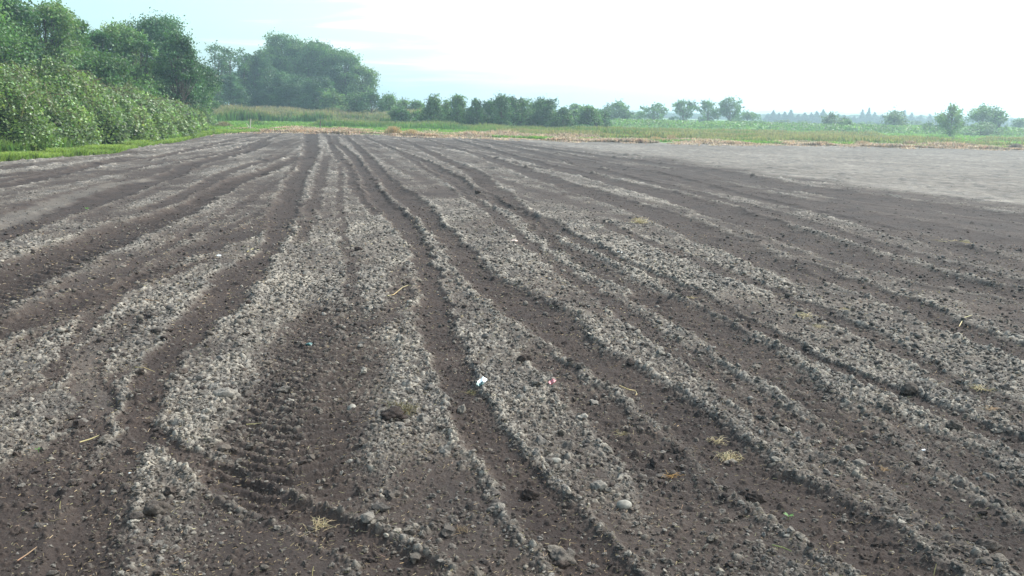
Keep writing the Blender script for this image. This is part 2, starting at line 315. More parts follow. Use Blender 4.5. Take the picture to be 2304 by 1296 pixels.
def ground_full(X, Y):
    R = np.hypot(X, Y)
    z, clod, track, dust, pale, berm = field(X, Y)
    sc = 1 - 0.35 * pale
    c01 = np.clip(clod, 0, 1)
    h1, t1 = clod_bumps(X, Y, 0.020, 0.22 + 0.70 * c01, 101)
    h2, t2 = clod_bumps(X + 5, Y, 0.036, 0.05 + 0.55 * c01 ** 1.3, 201)
    h3, t3 = clod_bumps(X, Y + 9, 0.085, 0.01 + 0.12 * c01 ** 2, 301, (0.22, 0.45))
    h2 = h2 * (1 - 0.3 * sst(14, 26, R))
    h4, t4 = clod_bumps(X + 3, Y + 9, 0.28, 0.40 * c01 ** 1.5, 401, (0.25, 0.5))
    h1 = h1 * (1 - sst(8, 14, R)); h4 = h4 * sst(14, 28, R) * 0.45
    h = np.maximum(np.maximum(h1, h2), np.maximum(h3 * 0.9, h4)) * sc
    nr_ = 1 - sst(5, 9, R); h = h * (0.55 + 0.9 * vn(X * 85, Y * 85, 111) * nr_ + 0.45 * (1 - nr_))
    t = np.where(h2 >= h1, t2, t1)
    micro = 0.010 * (fbm(X * 22, Y * 22, 41, 2) - 0.5)
    dens_ = 0
    z = z + h + micro * (0.4 + c01) + 0.012 * (fbm(X * 9, Y * 9, 43, 2) - 0.5) * (0.3 + c01)
    z = z - 0.02 * (R > 1e9)
    crust = sst(0.002, 0.014, h)
    base = 0.15 + 0.42 * c01 * (1 - 0.35 * sst(3, 12, R) * 0)
    dry = base * (1 - 0.62 * track) + crust * (0.12 + 0.26 * c01) * (0.45 + 1.1 * t) * (1 - 0.35 * track)
    dry = np.maximum(dry, dust * (0.75 + 0.25 * crust))
    dry = dry + 0.06 * berm
    pl = 0.60 + 0.22 * (fbm(np.arctan2(X + 13.5, 66 - Y) * 110, R * 0.05, 25, 3) - 0.5) + 0.22 * (fbm(X * 0.5, Y * 0.5, 91, 3) - 0.5) + 0.25 * (vn(X * 9, Y * 5, 93) - 0.5) + 0.14 * crust
    dry = dry * (1 - pale) + pl * pale
    t = np.where(h > 0.001, t, 0.45)
    return z, np.clip(dry, 0, 1), t, clod

# edge of the field seen in the photo, as distance over direction
BP = [(-700,452),(-300,392),(0,364),(120,355),(260,345),(400,320),(470,305),(530,299),(640,297),(800,301),(950,307),(1300,318),(1700,326),(2304,338),(2900,352),(3500,366)]
bx, by = gnd([p[0] for p in BP], [p[1] for p in BP])
BTH = np.arctan2(bx, by); BR = np.hypot(bx, by)
def edge_r(th):
    th = np.asarray(th, float); return np.interp(th, BTH, BR) + (1.6 * (fbm(th * 22, th * 0, 300, 3) - 0.5) + 0.5 * (vn(th * 160, th * 0, 301) - 0.5)) * np.interp(th, BTH, BR) / 50

th = np.concatenate([np.radians(np.arange(-52, -33, 0.25)), np.radians(np.arange(-33, 33, 0.068)), np.radians(np.arange(33, 52.1, 0.25))])
rr = [1.5]
while rr[-1] < 90: rr.append(rr[-1] * (1.0019 if rr[-1] < 30 else 1.0026))
rr = np.array(rr)
TH, RR = np.meshgrid(th, rr); X = RR * np.sin(TH); Y = RR * np.cos(TH)
nr, nc = X.shape
idx = np.arange(nr * nc).reshape(nr, nc)
keep = (RR[:-1, :-1] < edge_r(TH[:-1, :-1]) + 0.8)
F = np.stack([idx[:-1, :-1], idx[:-1, 1:], idx[1:, 1:], idx[1:, :-1]], -1)[keep]
used = np.zeros(nr * nc, bool); used[F.ravel()] = True
remap = np.cumsum(used) - 1
Xf, Yf = X.ravel()[used], Y.ravel()[used]
Z, DRY, TINT, _c = ground_full(Xf, Yf)
soil = mesh_np('field_soil', np.stack([Xf, Yf, Z], -1), remap[F], SOIL, smooth=True, attrs={'dry': DRY, 'tint': TINT})
tag(soil, kind='structure')
del X, Y, F, Z, DRY, TINT

# meadow and land beyond, out to the foot of the hills
th = np.radians(np.arange(-75, 75.1, 0.5)); er = edge_r(th)
rad = np.concatenate([[0.0, 0.5, 2, 5, 10, 20, 40, 70, 110, 170, 260, 400, 600, 900, 1250]])
V = []
for i, q in enumerate(rad):
    r_ = er + q + (0.12 * np.sin(th * 300) if i == 0 else 0)
    zz = np.full_like(r_, -0.04 if i == 0 else 0.02)
    zz = zz + (0 if i < 3 else 0.10 * (vn(r_ * np.sin(th) * 0.1, r_ * np.cos(th) * 0.1, 4) - 0.5))
    V.append(np.stack([r_ * np.sin(th), r_ * np.cos(th), zz], -1))
V = np.concatenate(V); nc = len(th); idx = np.arange(len(V)).reshape(len(rad), nc)
F = np.stack([idx[:-1, :-1], idx[:-1, 1:], idx[1:, 1:], idx[1:, :-1]], -1).reshape(-1, 4)
tag(mesh_np('meadow_ground', V, F, TURF, smooth=True), kind='structure')

# ------------------------------------------------------------------ loose clods lying on the soil
def ico(sub):
    bm = bmesh.new(); bmesh.ops.create_icosphere(bm, subdivisions=sub, radius=1)
    bm.verts.ensure_lookup_table()
    v = np.array([q.co[:] for q in bm.verts]); f = np.array([[q.index for q in p.verts] for p in bm.faces]); bm.free(); return v, f
def lumpy(v, rs, amp=0.28, oct=3):
    d = np.ones(len(v))
    for o in range(oct):
        k = rs.normal(0, 1.6 * (1.8 ** o), (3, 3)); ph = rs.uniform(0, 6.28, 3)
        d = d + amp / (1.6 ** o) * (np.sin(v @ k.T + ph).prod(1))
    return v * d[:, None]
def strew(n, r0, r1, sub, seed, base):
    rs = RS(seed); v0, f0 = ico(sub); KIN = np.stack([lumpy(v0, rs, 0.62, 4) for _ in range(14)])
    th = rs.uniform(-0.62, 0.62, n); r_ = np.exp(rs.uniform(math.log(r0), math.log(r1), n))
    cx = r_ * np.sin(th); cy = r_ * np.cos(th)
    z_, cl_, tk_, du_, pa_, be_ = field(cx, cy)
    p = 0.06 + 0.94 * np.clip(cl_ * 0.95, 0, 1) ** 1.5
    m = (rs.uniform(0, 1, n) < p) & (r_ < edge_r(th) - 0.3)
    cx, cy, r_, cl_, tk_ = cx[m], cy[m], r_[m], cl_[m], tk_[m]
    zg, dr, tt, _ = ground_full(cx, cy)
    n = len(cx)
    size = base * np.exp(rs.normal(0, 0.55, n)) * np.clip((r_ / 4.5) ** 0.35, 0.95, 1.8)
    big = rs.uniform(0, 1, n) < 0.012; size[big] *= rs.uniform(1.8, 3.2, big.sum())
    size = np.minimum(size, 0.026)
    an = rs.uniform(0, 6.28, n); ca, sa = np.cos(an), np.sin(an)
    if sub == 1: size = size * (1 - 0.30 * sst(12, 22, r_)) * (1 - 0.35 * pa_[m])
    sx = size * rs.uniform(0.8, 1.45, n); sy = size * rs.uniform(0.75, 1.2, n); sz = size * rs.uniform(0.50, 0.95, n) * (1 - 0.35 * sst(10, 18, r_))
    K = KIN[rs.randint(0, len(KIN), n)]; VV = np.empty((n, len(v0), 3), np.float32)
    a_, b_, c_ = K[..., 0] * sx[:, None], K[..., 1] * sy[:, None], K[..., 2] * sz[:, None]
    VV[..., 0] = a_ * ca[:, None] - b_ * sa[:, None] + cx[:, None]
    VV[..., 1] = a_ * sa[:, None] + b_ * ca[:, None] + cy[:, None]
    VV[..., 2] = c_ + (zg + sz * 0.45)[:, None]
    FF = f0[None] + (np.arange(n) * len(v0))[:, None, None]
    dd = np.clip(0.58 + 0.20 * rs.normal(0, 1, n) - 0.10 * (1 - np.clip(cl_, 0, 1)) - 0.10 * tk_, 0.22, 1.0)
    dd = dd + (np.maximum(dd, dr) - dd) * np.clip(0.25 + 0.75 * sst(9, 16, r_), 0, 1)
    tag(mesh_np('soil_clods', VV.reshape(-1, 3), FF.reshape(-1, 3), SOIL, smooth=(sub == 1),
                attrs={'dry': np.repeat(dd, len(v0)), 'tint': np.repeat(rs.uniform(0, 1, n), len(v0))}),
        'small dry crumbly soil clods strewn thickly over the %s of the field' % ('foreground' if sub == 2 else 'middle distance'), 'soil clods', kind='stuff')
    print('clods', n)
strew(150000, 2.4, 6.5, 2, 7, 0.0037)
strew(210000, 6.5, 26, 1, 8, 0.0047)

# ------------------------------------------------------------------ foliage builders
def leaves(C, size, rs, up=0.3, asp=0.6):
    """one bent quad leaf at each centre"""
    n = len(C); size = np.broadcast_to(size, (n,))
    nrm = rs.normal(0, 1, (n, 3)); nrm[:, 2] = np.abs(nrm[:, 2]) + up; nrm /= np.linalg.norm(nrm, axis=1)[:, None]
    a = np.cross(nrm, rs.normal(0, 1, (n, 3))); a /= np.linalg.norm(a, axis=1)[:, None] + 1e-9
    b = np.cross(nrm, a)
    s = size[:, None] * 0.5
    V = np.stack([C - a * s, C - b * s * asp + nrm * s * 0.15, C + a * s, C + b * s * asp + nrm * s * 0.15], 1)
    return V.reshape(-1, 3), np.arange(n * 4).reshape(n, 4)
def vary(col, n, rs, amt=0.22, rep=4):
    c = np.array(col)[None] * (1 + amt * rs.normal(0, 1, (n, 1))) * (1 + 0.08 * rs.normal(0, 1, (n, 3)))
    return np.repeat(np.clip(c, 0.005, 0.8), rep, 0)
def tube(P, R, sides=6):
    P = np.asarray(P, float); R = np.asarray(R, float); k = len(P)
    d = np.gradient(P, axis=0); d /= np.linalg.norm(d, axis=1)[:, None] + 1e-9
    ref = np.array([0.3, 1, 0.1]) if abs(d[0] @ np.array([0.3, 1, 0.1])) < 0.95 else np.array([1, 0, 0])
    a = np.cross(d, ref); a /= np.linalg.norm(a, axis=1)[:, None] + 1e-9; b = np.cross(d, a)
    t = np.linspace(0, 2 * math.pi, sides, endpoint=False)
    V = P[:, None] + R[:, None, None] * (np.cos(t)[None, :, None] * a[:, None] + np.sin(t)[None, :, None] * b[:, None])
    F = [(i * sides + j, i * sides + (j + 1) % sides, (i + 1) * sides + (j + 1) % sides, (i + 1) * sides + j) for i in range(k - 1) for j in range(sides)]
    return V.reshape(-1, 3), np.array(F)
def join(parts):
    Vs, Fs, o = [], [], 0
    for v, f in parts: Vs.append(v); Fs.append(f + o); o += len(v)
    return np.concatenate(Vs), np.concatenate(Fs)

G_DARK = (0.055, 0.115, 0.048); G_MID = (0.090, 0.165, 0.062); G_LIGHT = (0.135, 0.215, 0.085); G_GREY = (0.135, 0.185, 0.110); G_CON = (0.020, 0.058, 0.046)
LW_ = 'trees of the left wood'
def tree(name, px, top, halfw, dist, label, style='round', col=G_MID, cat='tree', group=None, dens=1.0, seed=None, z0=0.0):
    seed = seed if seed is not None else int(px * 7 + top * 13) % 99991
    rs = RS(seed & 0x7fffffff)
    halfw = halfw * {LW_: 1.3, 'trees of the big clump': 1.18, 'small trees in the row beyond the meadow': 1.35, 'airy tall trees on the right of the row': 1.15, 'low bushes under the airy trees': 1.25, 'bushes right of the big clump': 1.3}.get(group, 1.0)
    dist = dist * {'trees of the big clump': 0.84, 'airy trees showing the sky between the two woods': 0.88, 'bushes right of the big clump': 0.85, 'airy tall trees on the right of the row': 0.85}.get(group, 1.0)
    x, y = spot(px, dist, max(top, 230)); H = topz(px, top, dist) - z0; W = halfw * dist / F_PX
    t = empty(name, (x, y, z0), label, cat, group)
    px1 = dist / 885.0                                   # size of a picture pixel there
    ls = max(0.15, 1.7 * px1)
    tr = []; C = []; rcl = []
    if style == 'conifer':
        ls = 0.95 * px1; nt_ = int(H / 0.30) + 5
        tr.append(tube([(0, 0, -0.1), (0.05, 0, H * 0.5), (0, 0, H * 0.99)], [H * 0.018, H * 0.012, 0.02]))
        cs = []
        for k in range(nt_):
            hz = H * (0.06 + 0.92 * k / nt_); R = W * (1 - hz / H) ** 1.1 + 0.10
            nb = 7
            for q in range(nb):
                a = rs.uniform(0, 6.28); rl = R * rs.uniform(0.65, 1.12)
                m_ = max(5, int(rl / ls * 8 * dens)); u = rs.uniform(0, 1, m_) ** 0.7
                pt = np.stack([np.cos(a) * rl * u, np.sin(a) * rl * u, hz - 0.25 * rl * u + 0.05 * rl], -1) + rs.normal(0, 0.09 + 0.04 * rl, (m_, 3))
                cs.append(pt)
        C = np.concatenate(cs)
    else:
        P = dict(round=(0.10, 0.95, 26), tall=(0.14, 1.0, 30), sparse=(0.34, 0.92, 24), shrub=(0.0, 1.0, 18), pointed=(0.04, 1.0, 26), willow=(0.02, 1.0, 30))[style]
        cb = P[0] * H; nclump = int(P[2] * (1 if dens <= 1 else dens ** 0.9))
        ch = H - cb; pts = []
        while len(pts) < nclump:
            u = rs.uniform(0, 1); a = rs.uniform(0, 6.28)
            if style == 'pointed': prof = (1 - u) ** 0.75 * min(1, (u + 0.12) * 3.2)
            elif style == 'shrub': prof = math.sqrt(max(0, 1 - (u * 0.95) ** 2))
            elif style == 'sparse': prof = math.sin(math.pi * (0.20 + 0.66 * u)) ** 0.6
            elif style == 'tall': prof = min(1, (u + 0.25) * 2.2) * math.sqrt(max(0, 1 - (u * 0.93) ** 2.6))
            else: prof = math.sin(math.pi * min(1, 0.16 + 0.78 * u)) ** 0.7
            rr_ = W * 0.86 * prof * math.sqrt(rs.uniform(0.12, 1))
            pts.append((math.cos(a) * rr_, math.sin(a) * rr_, cb + ch * (0.04 + u * 0.88)))
        pts.append((rs.normal(0, 0.08) * W, 0, H - 0.10 * ch))
        pts = np.array(pts)
        base_r = 0.020 * H + 0.03
        lean = rs.normal(0, 0.03, 2) * H
        tr.append(tube([(0, 0, -0.1), (lean[0] * 0.3, lean[1] * 0.3, H * 0.3), (lean[0] * 0.7, lean[1] * 0.7, H * 0.62), (lean[0], lean[1], H * 0.88)], [base_r, base_r * 0.75, base_r * 0.45, 0.03]))
        for pnt in pts:
            s0 = min(pnt[2] * 0.6, H * 0.6) * rs.uniform(0.7, 1.0)
            st = np.array([lean[0] * s0 / H, lean[1] * s0 / H, s0])
            mid = st * 0.5 + pnt * 0.5 + np.array([0, 0, -0.06 * H * rs.uniform(0, 1)])
            tr.append(tube([st, mid, pnt], [base_r * 0.36, base_r * 0.22, 0.015], 5))
        cs = []
        rc0 = (0.40 if dens < 1.5 else 0.32 if style != 'sparse' else 0.30) * min(W, ch * 0.55) * (26 / nclump) ** 0.33
        for pnt in pts:
            rc = rc0 * rs.uniform(0.6, 1.25)
            m_ = int(np.clip(15.0 * (rc / ls) ** 2 * dens * (0.8 if style == 'sparse' else 1.0), 25, 1500))
            q = rs.normal(0, 1, (m_, 3)); q /= np.linalg.norm(q, axis=1)[:, None]
            q *= (rs.uniform(0.15, 1, (m_, 1)) ** 0.45) * rc * (1 + 0.32 * rs.normal(0, 1, (m_, 1)))
            q[:, 2] *= 0.8
            cs.append(pnt + q)
            # twigs that stick out of the outline
            for _ in range(4):
                d = rs.normal(0, 1, 3); d[2] = abs(d[2]) * 0.9; d /= np.linalg.norm(d)
                k2 = max(5, int(rc / ls * 2.2)); uu = rs.uniform(0.6, 1.55, (k2, 1))
                cs.append(pnt + d * rc * uu + rs.normal(0, 0.10 * rc, (k2, 3)))
        C = np.concatenate(cs)
        C[:, 2] *= H / np.percentile(C[:, 2], 99.7); fw = W / np.percentile(np.hypot(C[:, 0], C[:, 1]), 97); C[:, :2] *= fw
        C[:, 2] = np.abs(C[:, 2] - 0.03) + 0.03
    sz = ls * rs.uniform(0.6, 1.3, len(C))
    V, F = leaves(C, sz, rs, 0.15, 0.62)
    # whole sprays differ in tone: light and shade of clumps put into leaf colour
    tone = 0.25 + 1.5 * fbm(C[:, 0] * 1.3 / max(W, 1) * 2 + 31, (C[:, 2] + C[:, 1] * 0.7) * 1.3 / max(W, 1) * 2 + 11, seed % 997, 2)
    col_ = vary(col, len(C), rs, 0.20) * np.repeat(tone, 4)[:, None]
    mesh_np('crown', V, F, LEAF, t, col=col_)
    V, F = join(tr); mesh_np('trunk', V, F, BARK, t, smooth=True)
    return t

def blades(X, Y, h, w, rs, lean=0.35, z=0.0, cols=None, tipcols=None):
    n = len(X); a = rs.uniform(0, 6.28, n); la = rs.uniform(0, 6.28, n); ll = np.abs(rs.normal(0, lean, n)) * h
    c, s = np.cos(a) * w * 0.5, np.sin(a) * w * 0.5
    zb = np.full(n, -0.02) + z
    B1 = np.stack([X - c, Y - s, zb], -1); B2 = np.stack([X + c, Y + s, zb], -1)
    mx_, my_ = X + np.cos(la) * ll * 0.35, Y + np.sin(la) * ll * 0.35
    M1 = np.stack([mx_ - c * 0.8, my_ - s * 0.8, zb + h * 0.6], -1); M2 = np.stack([mx_ + c * 0.8, my_ + s * 0.8, zb + h * 0.6], -1)
    T1 = np.stack([X + np.cos(la) * ll - c * 0.25, Y + np.sin(la) * ll - s * 0.25, zb + h], -1)
    T2 = np.stack([X + np.cos(la) * ll + c * 0.25, Y + np.sin(la) * ll + s * 0.25, zb + h], -1)
    V = np.stack([B1, B2, M1, M2, T1, T2], 1).reshape(-1, 3)
    i = np.arange(n)[:, None] * 6
    F = np.concatenate([i + np.array([[0, 1, 3, 2]]), i + np.array([[2, 3, 5, 4]])], 0)
    if tipcols is None: tipcols = cols
    C = np.stack([cols, cols, cols, cols, tipcols, tipcols], 1).reshape(-1, 3)
    return V, F, C
def ring_points(n, px0, px1, off0, off1, rs, power=1.0):
    """random points in a band beyond the field edge: off = metres past the edge"""
    t0 = math.atan2(*spot(px0, 10)); t1 = math.atan2(*spot(px1, 10))
    t_ = rs.uniform(t0, t1, n); r_ = edge_r(t_) + off0 + (off1 - off0) * rs.uniform(0, 1, n) ** power
    return r_ * np.sin(t_), r_ * np.cos(t_), t_, r_
def colv(base, n, rs, amt=0.2):
    return np.clip(np.array(base)[None] * (1 + amt * rs.normal(0, 1, (n, 1))) * (1 + 0.06 * rs.normal(0, 1, (n, 3))), 0.01, 0.8)

# ------------------------------------------------------------------ grasses
rs = RS(21)
# bright verge between the bramble and the soil
x, y, t_, r_ = ring_points(90000, -260, 600, -0.15, 3.2, rs)
h = rs.uniform(0.05, 0.16, len(x)) + 0.10 * (vn(x * 0.8, y * 0.8, 3) > 0.62); 
V, F, C = blades(x, y, h, 0.018 * np.clip(r_ / 30, 1, 2.4), rs, 0.5, 0.02, colv((0.17, 0.245, 0.07), len(x), rs, 0.3), colv((0.24, 0.31, 0.10), len(x), rs, 0.3))
tag(mesh_np('verge_grass', V, F, GRASS, col=C), 'short bright green grass verge between the bramble and the tilled soil', 'grass', kind='stuff')
# dry straw along the far edge
x, y, t_, r_ = ring_points(150000, 500, 2700, -0.5, 5.5, rs, 1.3)
pt = fbm(x * 0.22, y * 0.22, 77, 3); rightw = sst(900, 1500, (x / y) * F_PX + 1152)
keep = (pt > 0.44 - 0.12 * rightw); x, y, r_, pt, rightw = x[keep], y[keep], r_[keep], pt[keep], rightw[keep]
h = rs.uniform(0.02, 0.24, len(x)) * (0.35 + 1.1 * vn(x * 0.7, y * 0.7, 78)) * (0.7 + 2.6 * np.clip(pt - 0.5, 0, 1) * (0.6 + rightw))
c = colv((0.50, 0.395, 0.295), len(x), rs, 0.25); c[rs.uniform(0, 1, len(x)) < 0.18] *= 0.45
V, F, C = blades(x, y, h * 1.25, 0.075, rs, 0.9, 0.01, c)
tag(mesh_np('edge_straw', V, F, STRAW, col=C), 'strip of flattened dry straw along the far edge of the field', 'dry grass', kind='stuff')
rs = RS(22); x, y, t_, r_ = ring_points(26000, 470, 2700, -3.2, 1.2, rs, 0.45)
k = fbm(x * 0.6, y * 0.35, 79, 3) > 0.47; x, y = x[k], y[k]
V, F, C = blades(x, y, rs.uniform(0.015, 0.10, len(x)), 0.07, rs, 1.6, 0.0, colv((0.48, 0.38, 0.28), len(x), rs, 0.3))
tag(mesh_np('loose_straw', V, F, STRAW, col=C), 'loose straw blown over the last metres of tilled soil at the far edge', 'dry grass', kind='stuff')
# mown pale green meadow
x, y, t_, r_ = ring_points(90000, 430, 2800, 1.5, 60, rs, 1.6)
V, F, C = blades(x, y, rs.uniform(0.06, 0.20, len(x)), 0.05 + 0.0012 * r_, rs, 0.5, 0.02, colv((0.13, 0.23, 0.065), len(x), rs, 0.18), colv((0.18, 0.28, 0.085), len(x), rs))
tag(mesh_np('meadow_grass', V, F, GRASS, col=C), 'low green meadow grass beyond the tilled field', 'grass', kind='stuff')
# tall rough grass bands with reddish seed heads
def tall_band(n, pxs, offs, hh, thr, base, tip, seed, label, name='tall_grass', wdt=0.055):
    rs = RS(seed)
    x, y, t_, r_ = ring_points(n, pxs[0], pxs[1], offs[0], offs[1], rs)
    q = fbm(x * 0.11, y * 0.16, seed, 3); k = q > thr; x, y, q, r_ = x[k], y[k], q[k], r_[k]
    fade = sst(0, 0.12, q - thr)
    h = hh * rs.uniform(0.5, 1.15, len(x)) * (0.25 + 0.75 * fade) * (0.45 + 1.0 * fbm(x * 0.3, y * 0.3, 8, 3))
    tone = (0.72 + 0.6 * vn(x * 0.35, y * 0.35, seed + 5))[:, None]
    c = colv(base, len(x), rs, 0.2) * tone; tc_ = colv(tip, len(x), rs, 0.2)
    V, F, C = blades(x, y, h, wdt, rs, 0.22, 0.02, c, tc_)
    tag(mesh_np(name, V, F, GRASS, col=C), label, 'grass', kind='stuff')
tall_band(46000, (560, 1700), (7, 22), 0.62, 0.50, (0.080, 0.175, 0.060), (0.21, 0.20, 0.12), 31, 'tall green grass with brownish seed heads in the middle of the meadow')
tall_band(42000, (430, 960), (36, 56), 1.25, 0.36, (0.10, 0.185, 0.070), (0.27, 0.21, 0.16), 32, 'tall grass with pinkish seed heads in front of the big tree clump', 'seeding_grass', 0.10)
tall_band(90000, (1120, 2800), (4.5, 34), 0.42, 0.38, (0.145, 0.185, 0.095), (0.27, 0.215, 0.155), 33, 'rough olive and green weeds covering the waste land on the right', 'rough_weeds', 0.09)
tall_band(16000, (-260, 500), (2.2, 4.4), 0.55, 0.53, (0.12, 0.20, 0.06), (0.19, 0.27, 0.10), 34, 'tall fresh green grass growing into the foot of the bramble', 'tall_verge_grass', 0.04)

# ------------------------------------------------------------------ bramble bank
rs = RS(5)
cp = [(-420, 22.5, 3.0), (-150, 27, 3.0), (0, 30, 2.8), (120, 33, 2.5), (230, 38, 2.15), (320, 44, 1.75), (380, 50, 1.45), (418, 55, 1.1)]   # photo x, distance, height
cx_, cy_, ch_ = [], [], []
for (px, d, hh) in cp:
    a = spot(px, d, 250); cx_.append(a[0]); cy_.append(a[1]); ch_.append(hh)
cx_, cy_, ch_ = map(np.array, (cx_, cy_, ch_))
s_ = np.concatenate([[0], np.cumsum(np.hypot(np.diff(cx_), np.diff(cy_)))]); LEN = s_[-1]
def bank(u, v, extra=0):
    """u along the bank 0..LEN, v across from front foot (0) over the top to the back (1)"""
    X = np.interp(u, s_, cx_); Y = np.interp(u, s_, cy_); Hh = np.interp(u, s_, ch_)
    tx = np.interp(u + 0.5, s_, cx_) - np.interp(u - 0.5, s_, cx_); ty = np.interp(u + 0.5, s_, cy_) - np.interp(u - 0.5, s_, cy_)
    l = np.hypot(tx, ty) + 1e-6; nx, ny = -ty / l, tx / l                # normal
    sgn = np.where(nx * (-X) + ny * (-Y) > 0, 1, -1); nx, ny = nx * sgn, ny * sgn      # towards the camera
    a = v * math.pi
    lump = 1 + 0.75 * (fbm(u * 0.5, v * 2.2, 12, 3) - 0.5) + 0.16 * (vn(u * 1.6, v * 6, 14) - 0.5)
    endt = np.sqrt(np.clip(np.minimum(u, (LEN - u) * 0.9) / 2.0, 0.05, 1))
    wd = np.interp(u, [0, LEN], [2.8, 2.0]) * lump * endt; 
    hz = Hh * np.sin(a) ** 0.95 * (0.35 + 0.65 * lump) * endt * (1 + 0.25 * (fbm(u * 0.9, v * 0 + 3, 17, 2) - 0.5)) + extra
    off = np.cos(a) * wd
    return np.stack([X + nx * (off), Y + ny * (off), hz], -1)
BR_root = empty('bramble_bank', (float(np.interp(LEN / 2, s_, cx_)), float(np.interp(LEN / 2, s_, cy_)), 0), 'long bank of glossy bramble leaves along the left edge of the field', 'bramble')
BRL = np.array(BR_root.location)
n = 170000
u = rs.uniform(0, LEN, n); v = rs.beta(1.15, 1.3, n) * 0.85 + 0.01
P_ = bank(u, v); cen = bank(u, np.full(n, 0.5)); cen[:, 2] *= 0.35
dep = (np.abs(rs.normal(0, 0.07, n)) + 0.16 * sst(0.5, 0.75, fbm(u * 1.5, v * 7, 47, 2)))[:, None]; P_ = P_ * (1 - dep) + cen * dep
P_ += rs.normal(0, 0.10, (n, 3)); P_[:, 2] = np.maximum(P_[:, 2], 0.05)
P_ -= BRL
dist_ = np.hypot(P_[:, 0] + BRL[0], P_[:, 1] + BRL[1])
V, F = leaves(P_, 0.105 * np.clip(dist_ / 36, 0.9, 1.6) * rs.uniform(0.6, 1.35, n), rs, 0.5, 0.72)
cc = vary((0.165, 0.235, 0.100), n, rs, 0.34)
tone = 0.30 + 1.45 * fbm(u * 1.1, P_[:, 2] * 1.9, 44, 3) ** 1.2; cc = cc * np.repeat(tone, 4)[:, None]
pale_ = np.repeat(rs.uniform(0, 1, n) < 0.13 * (0.3 + 1.4 * (vn(u * 0.7, v * 5, 3) > 0.5)), 4); cc[pale_] = np.array((0.19, 0.26, 0.13)) * (0.7 + 0.5 * rs.uniform(0, 1, (pale_.sum(), 1)))  # scattered paler leaves: bright glints of the bramble put into leaf colour
mesh_np('leaves', V, F, BRAM, BR_root, col=cc)
# dark hull under the leaves against see-through, inner shade put into its colour
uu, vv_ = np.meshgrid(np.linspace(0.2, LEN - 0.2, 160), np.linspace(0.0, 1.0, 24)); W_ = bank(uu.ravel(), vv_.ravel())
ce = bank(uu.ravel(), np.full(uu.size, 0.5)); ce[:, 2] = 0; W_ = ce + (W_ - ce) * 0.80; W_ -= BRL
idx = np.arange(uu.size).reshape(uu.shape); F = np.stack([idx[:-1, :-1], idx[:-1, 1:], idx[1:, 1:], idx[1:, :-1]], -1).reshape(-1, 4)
CORE = mat_plain('bramble_hull_shade', (0.012, 0.022, 0.008), (0.035, 0.055, 0.018), 7, 0.9, 1.0, 0.1)
mesh_np('inner_hull', W_, F, CORE, BR_root, smooth=True)
# arching canes
ps = []
for _ in range(260):
    u0 = rs.uniform(0.5, LEN - 0.5); v0_ = rs.uniform(0.15, 0.6); a = bank(np.array([u0]), np.array([v0_]))[0]
    b_ = bank(np.array([np.clip(u0 + rs.normal(0, 0.7), 0, LEN)]), np.array([max(0.05, v0_ - 0.12)]), 0.0)[0] + np.array([0, 0, 0.1])
    mid = (a + b_) / 2 + np.array([0, 0, rs.uniform(0.15, 0.5)]); ps.append(tube([a - BRL, mid - BRL, b_ - BRL], [0.012, 0.010, 0.005], 4))
V, F = join(ps); mesh_np('canes', V, F, mat_plain('bramble_cane', (0.10, 0.09, 0.04), (0.16, 0.12, 0.07), 8), BR_root)

# ------------------------------------------------------------------ trees and shrubs
# left wood behind the bramble
LW = 'trees of the left wood'
tree('leafy_tree', -190, -120, 150, 40, 'tall dark tree mostly outside the left edge of the picture', 'round', G_MID, group=LW, dens=2.6)
tree('leafy_tree', 5, -30, 78, 44, 'dark tall tree cut off by the upper left corner above the bramble', 'tall', G_DARK, group=LW, dens=2.6)
tree('leafy_tree', 112, 8, 66, 47, 'light feathery tree just right of the corner tree above the bramble', 'tall', G_LIGHT, group=LW, dens=2.6)
tree('leafy_tree', 188, 48, 44, 50, 'narrow thin topped tree between the feathery tree and the pale round one', 'pointed', G_MID, group=LW, dens=2.6)
tree('leafy_tree', 262, 56, 56, 54, 'pale green tree left of the big round dark tree', 'round', G_LIGHT, group=LW, dens=2.6)
tree('leafy_tree', 60, 105, 110, 41, 'broad olive leafy tree low behind the left end of the bramble', 'shrub', G_MID, group=LW, dens=2.6)
tree('leafy_tree', 215, 120, 100, 46, 'broad leafy tree low behind the middle of the bramble', 'shrub', G_MID, group=LW, dens=2.6)
tree('oak_tree', 362, 42, 82, 62, 'big round dark tree, the highest in the left wood right of the pale tree', 'round', G_DARK, group=LW, dens=2.4)
tree('leafy_tree', 428, 108, 24, 66, 'slender tree touching the right side of the big round dark tree', 'pointed', G_MID, group=LW, dens=2.6)
tree('willow_shrub', 300, 155, 60, 52, 'grey green willow bush between bramble and the big round tree', 'shrub', G_GREY, 'shrub', 'bushes at the end of the bramble', 1.5)
tree('willow_shrub', 395, 182, 52, 60, 'grey green willow bush with soft leaves below the slender tree', 'shrub', G_GREY, 'shrub', 'bushes at the end of the bramble', 1.5)
tree('willow_shrub', 455, 200, 32, 66, 'yellowish green bush at the right end of the bramble bank', 'shrub', G_LIGHT, 'shrub', 'bushes at the end of the bramble', 1.5)
tree('willow_shrub', 440, 232, 38, 64, 'low grey bush on the grass at the very end of the bramble', 'shrub', G_GREY, 'shrub', 'bushes at the end of the bramble', 1.4)
tree('leafy_tree', 452, 150, 28, 80, 'leafy green tree behind the yellowish bush', 'round', G_MID, group=LW, dens=2.6)
GP = 'airy trees showing the sky between the two woods'
tree('airy_tree', 488, 98, 30, 128, 'airy tree with bare lower stems, leftmost of the group of three thin trees', 'sparse', G_MID, group=GP)
tree('airy_tree', 520, 106, 25, 130, 'airy tree with bare lower stems, middle of the group of three thin trees', 'sparse', G_MID, group=GP)
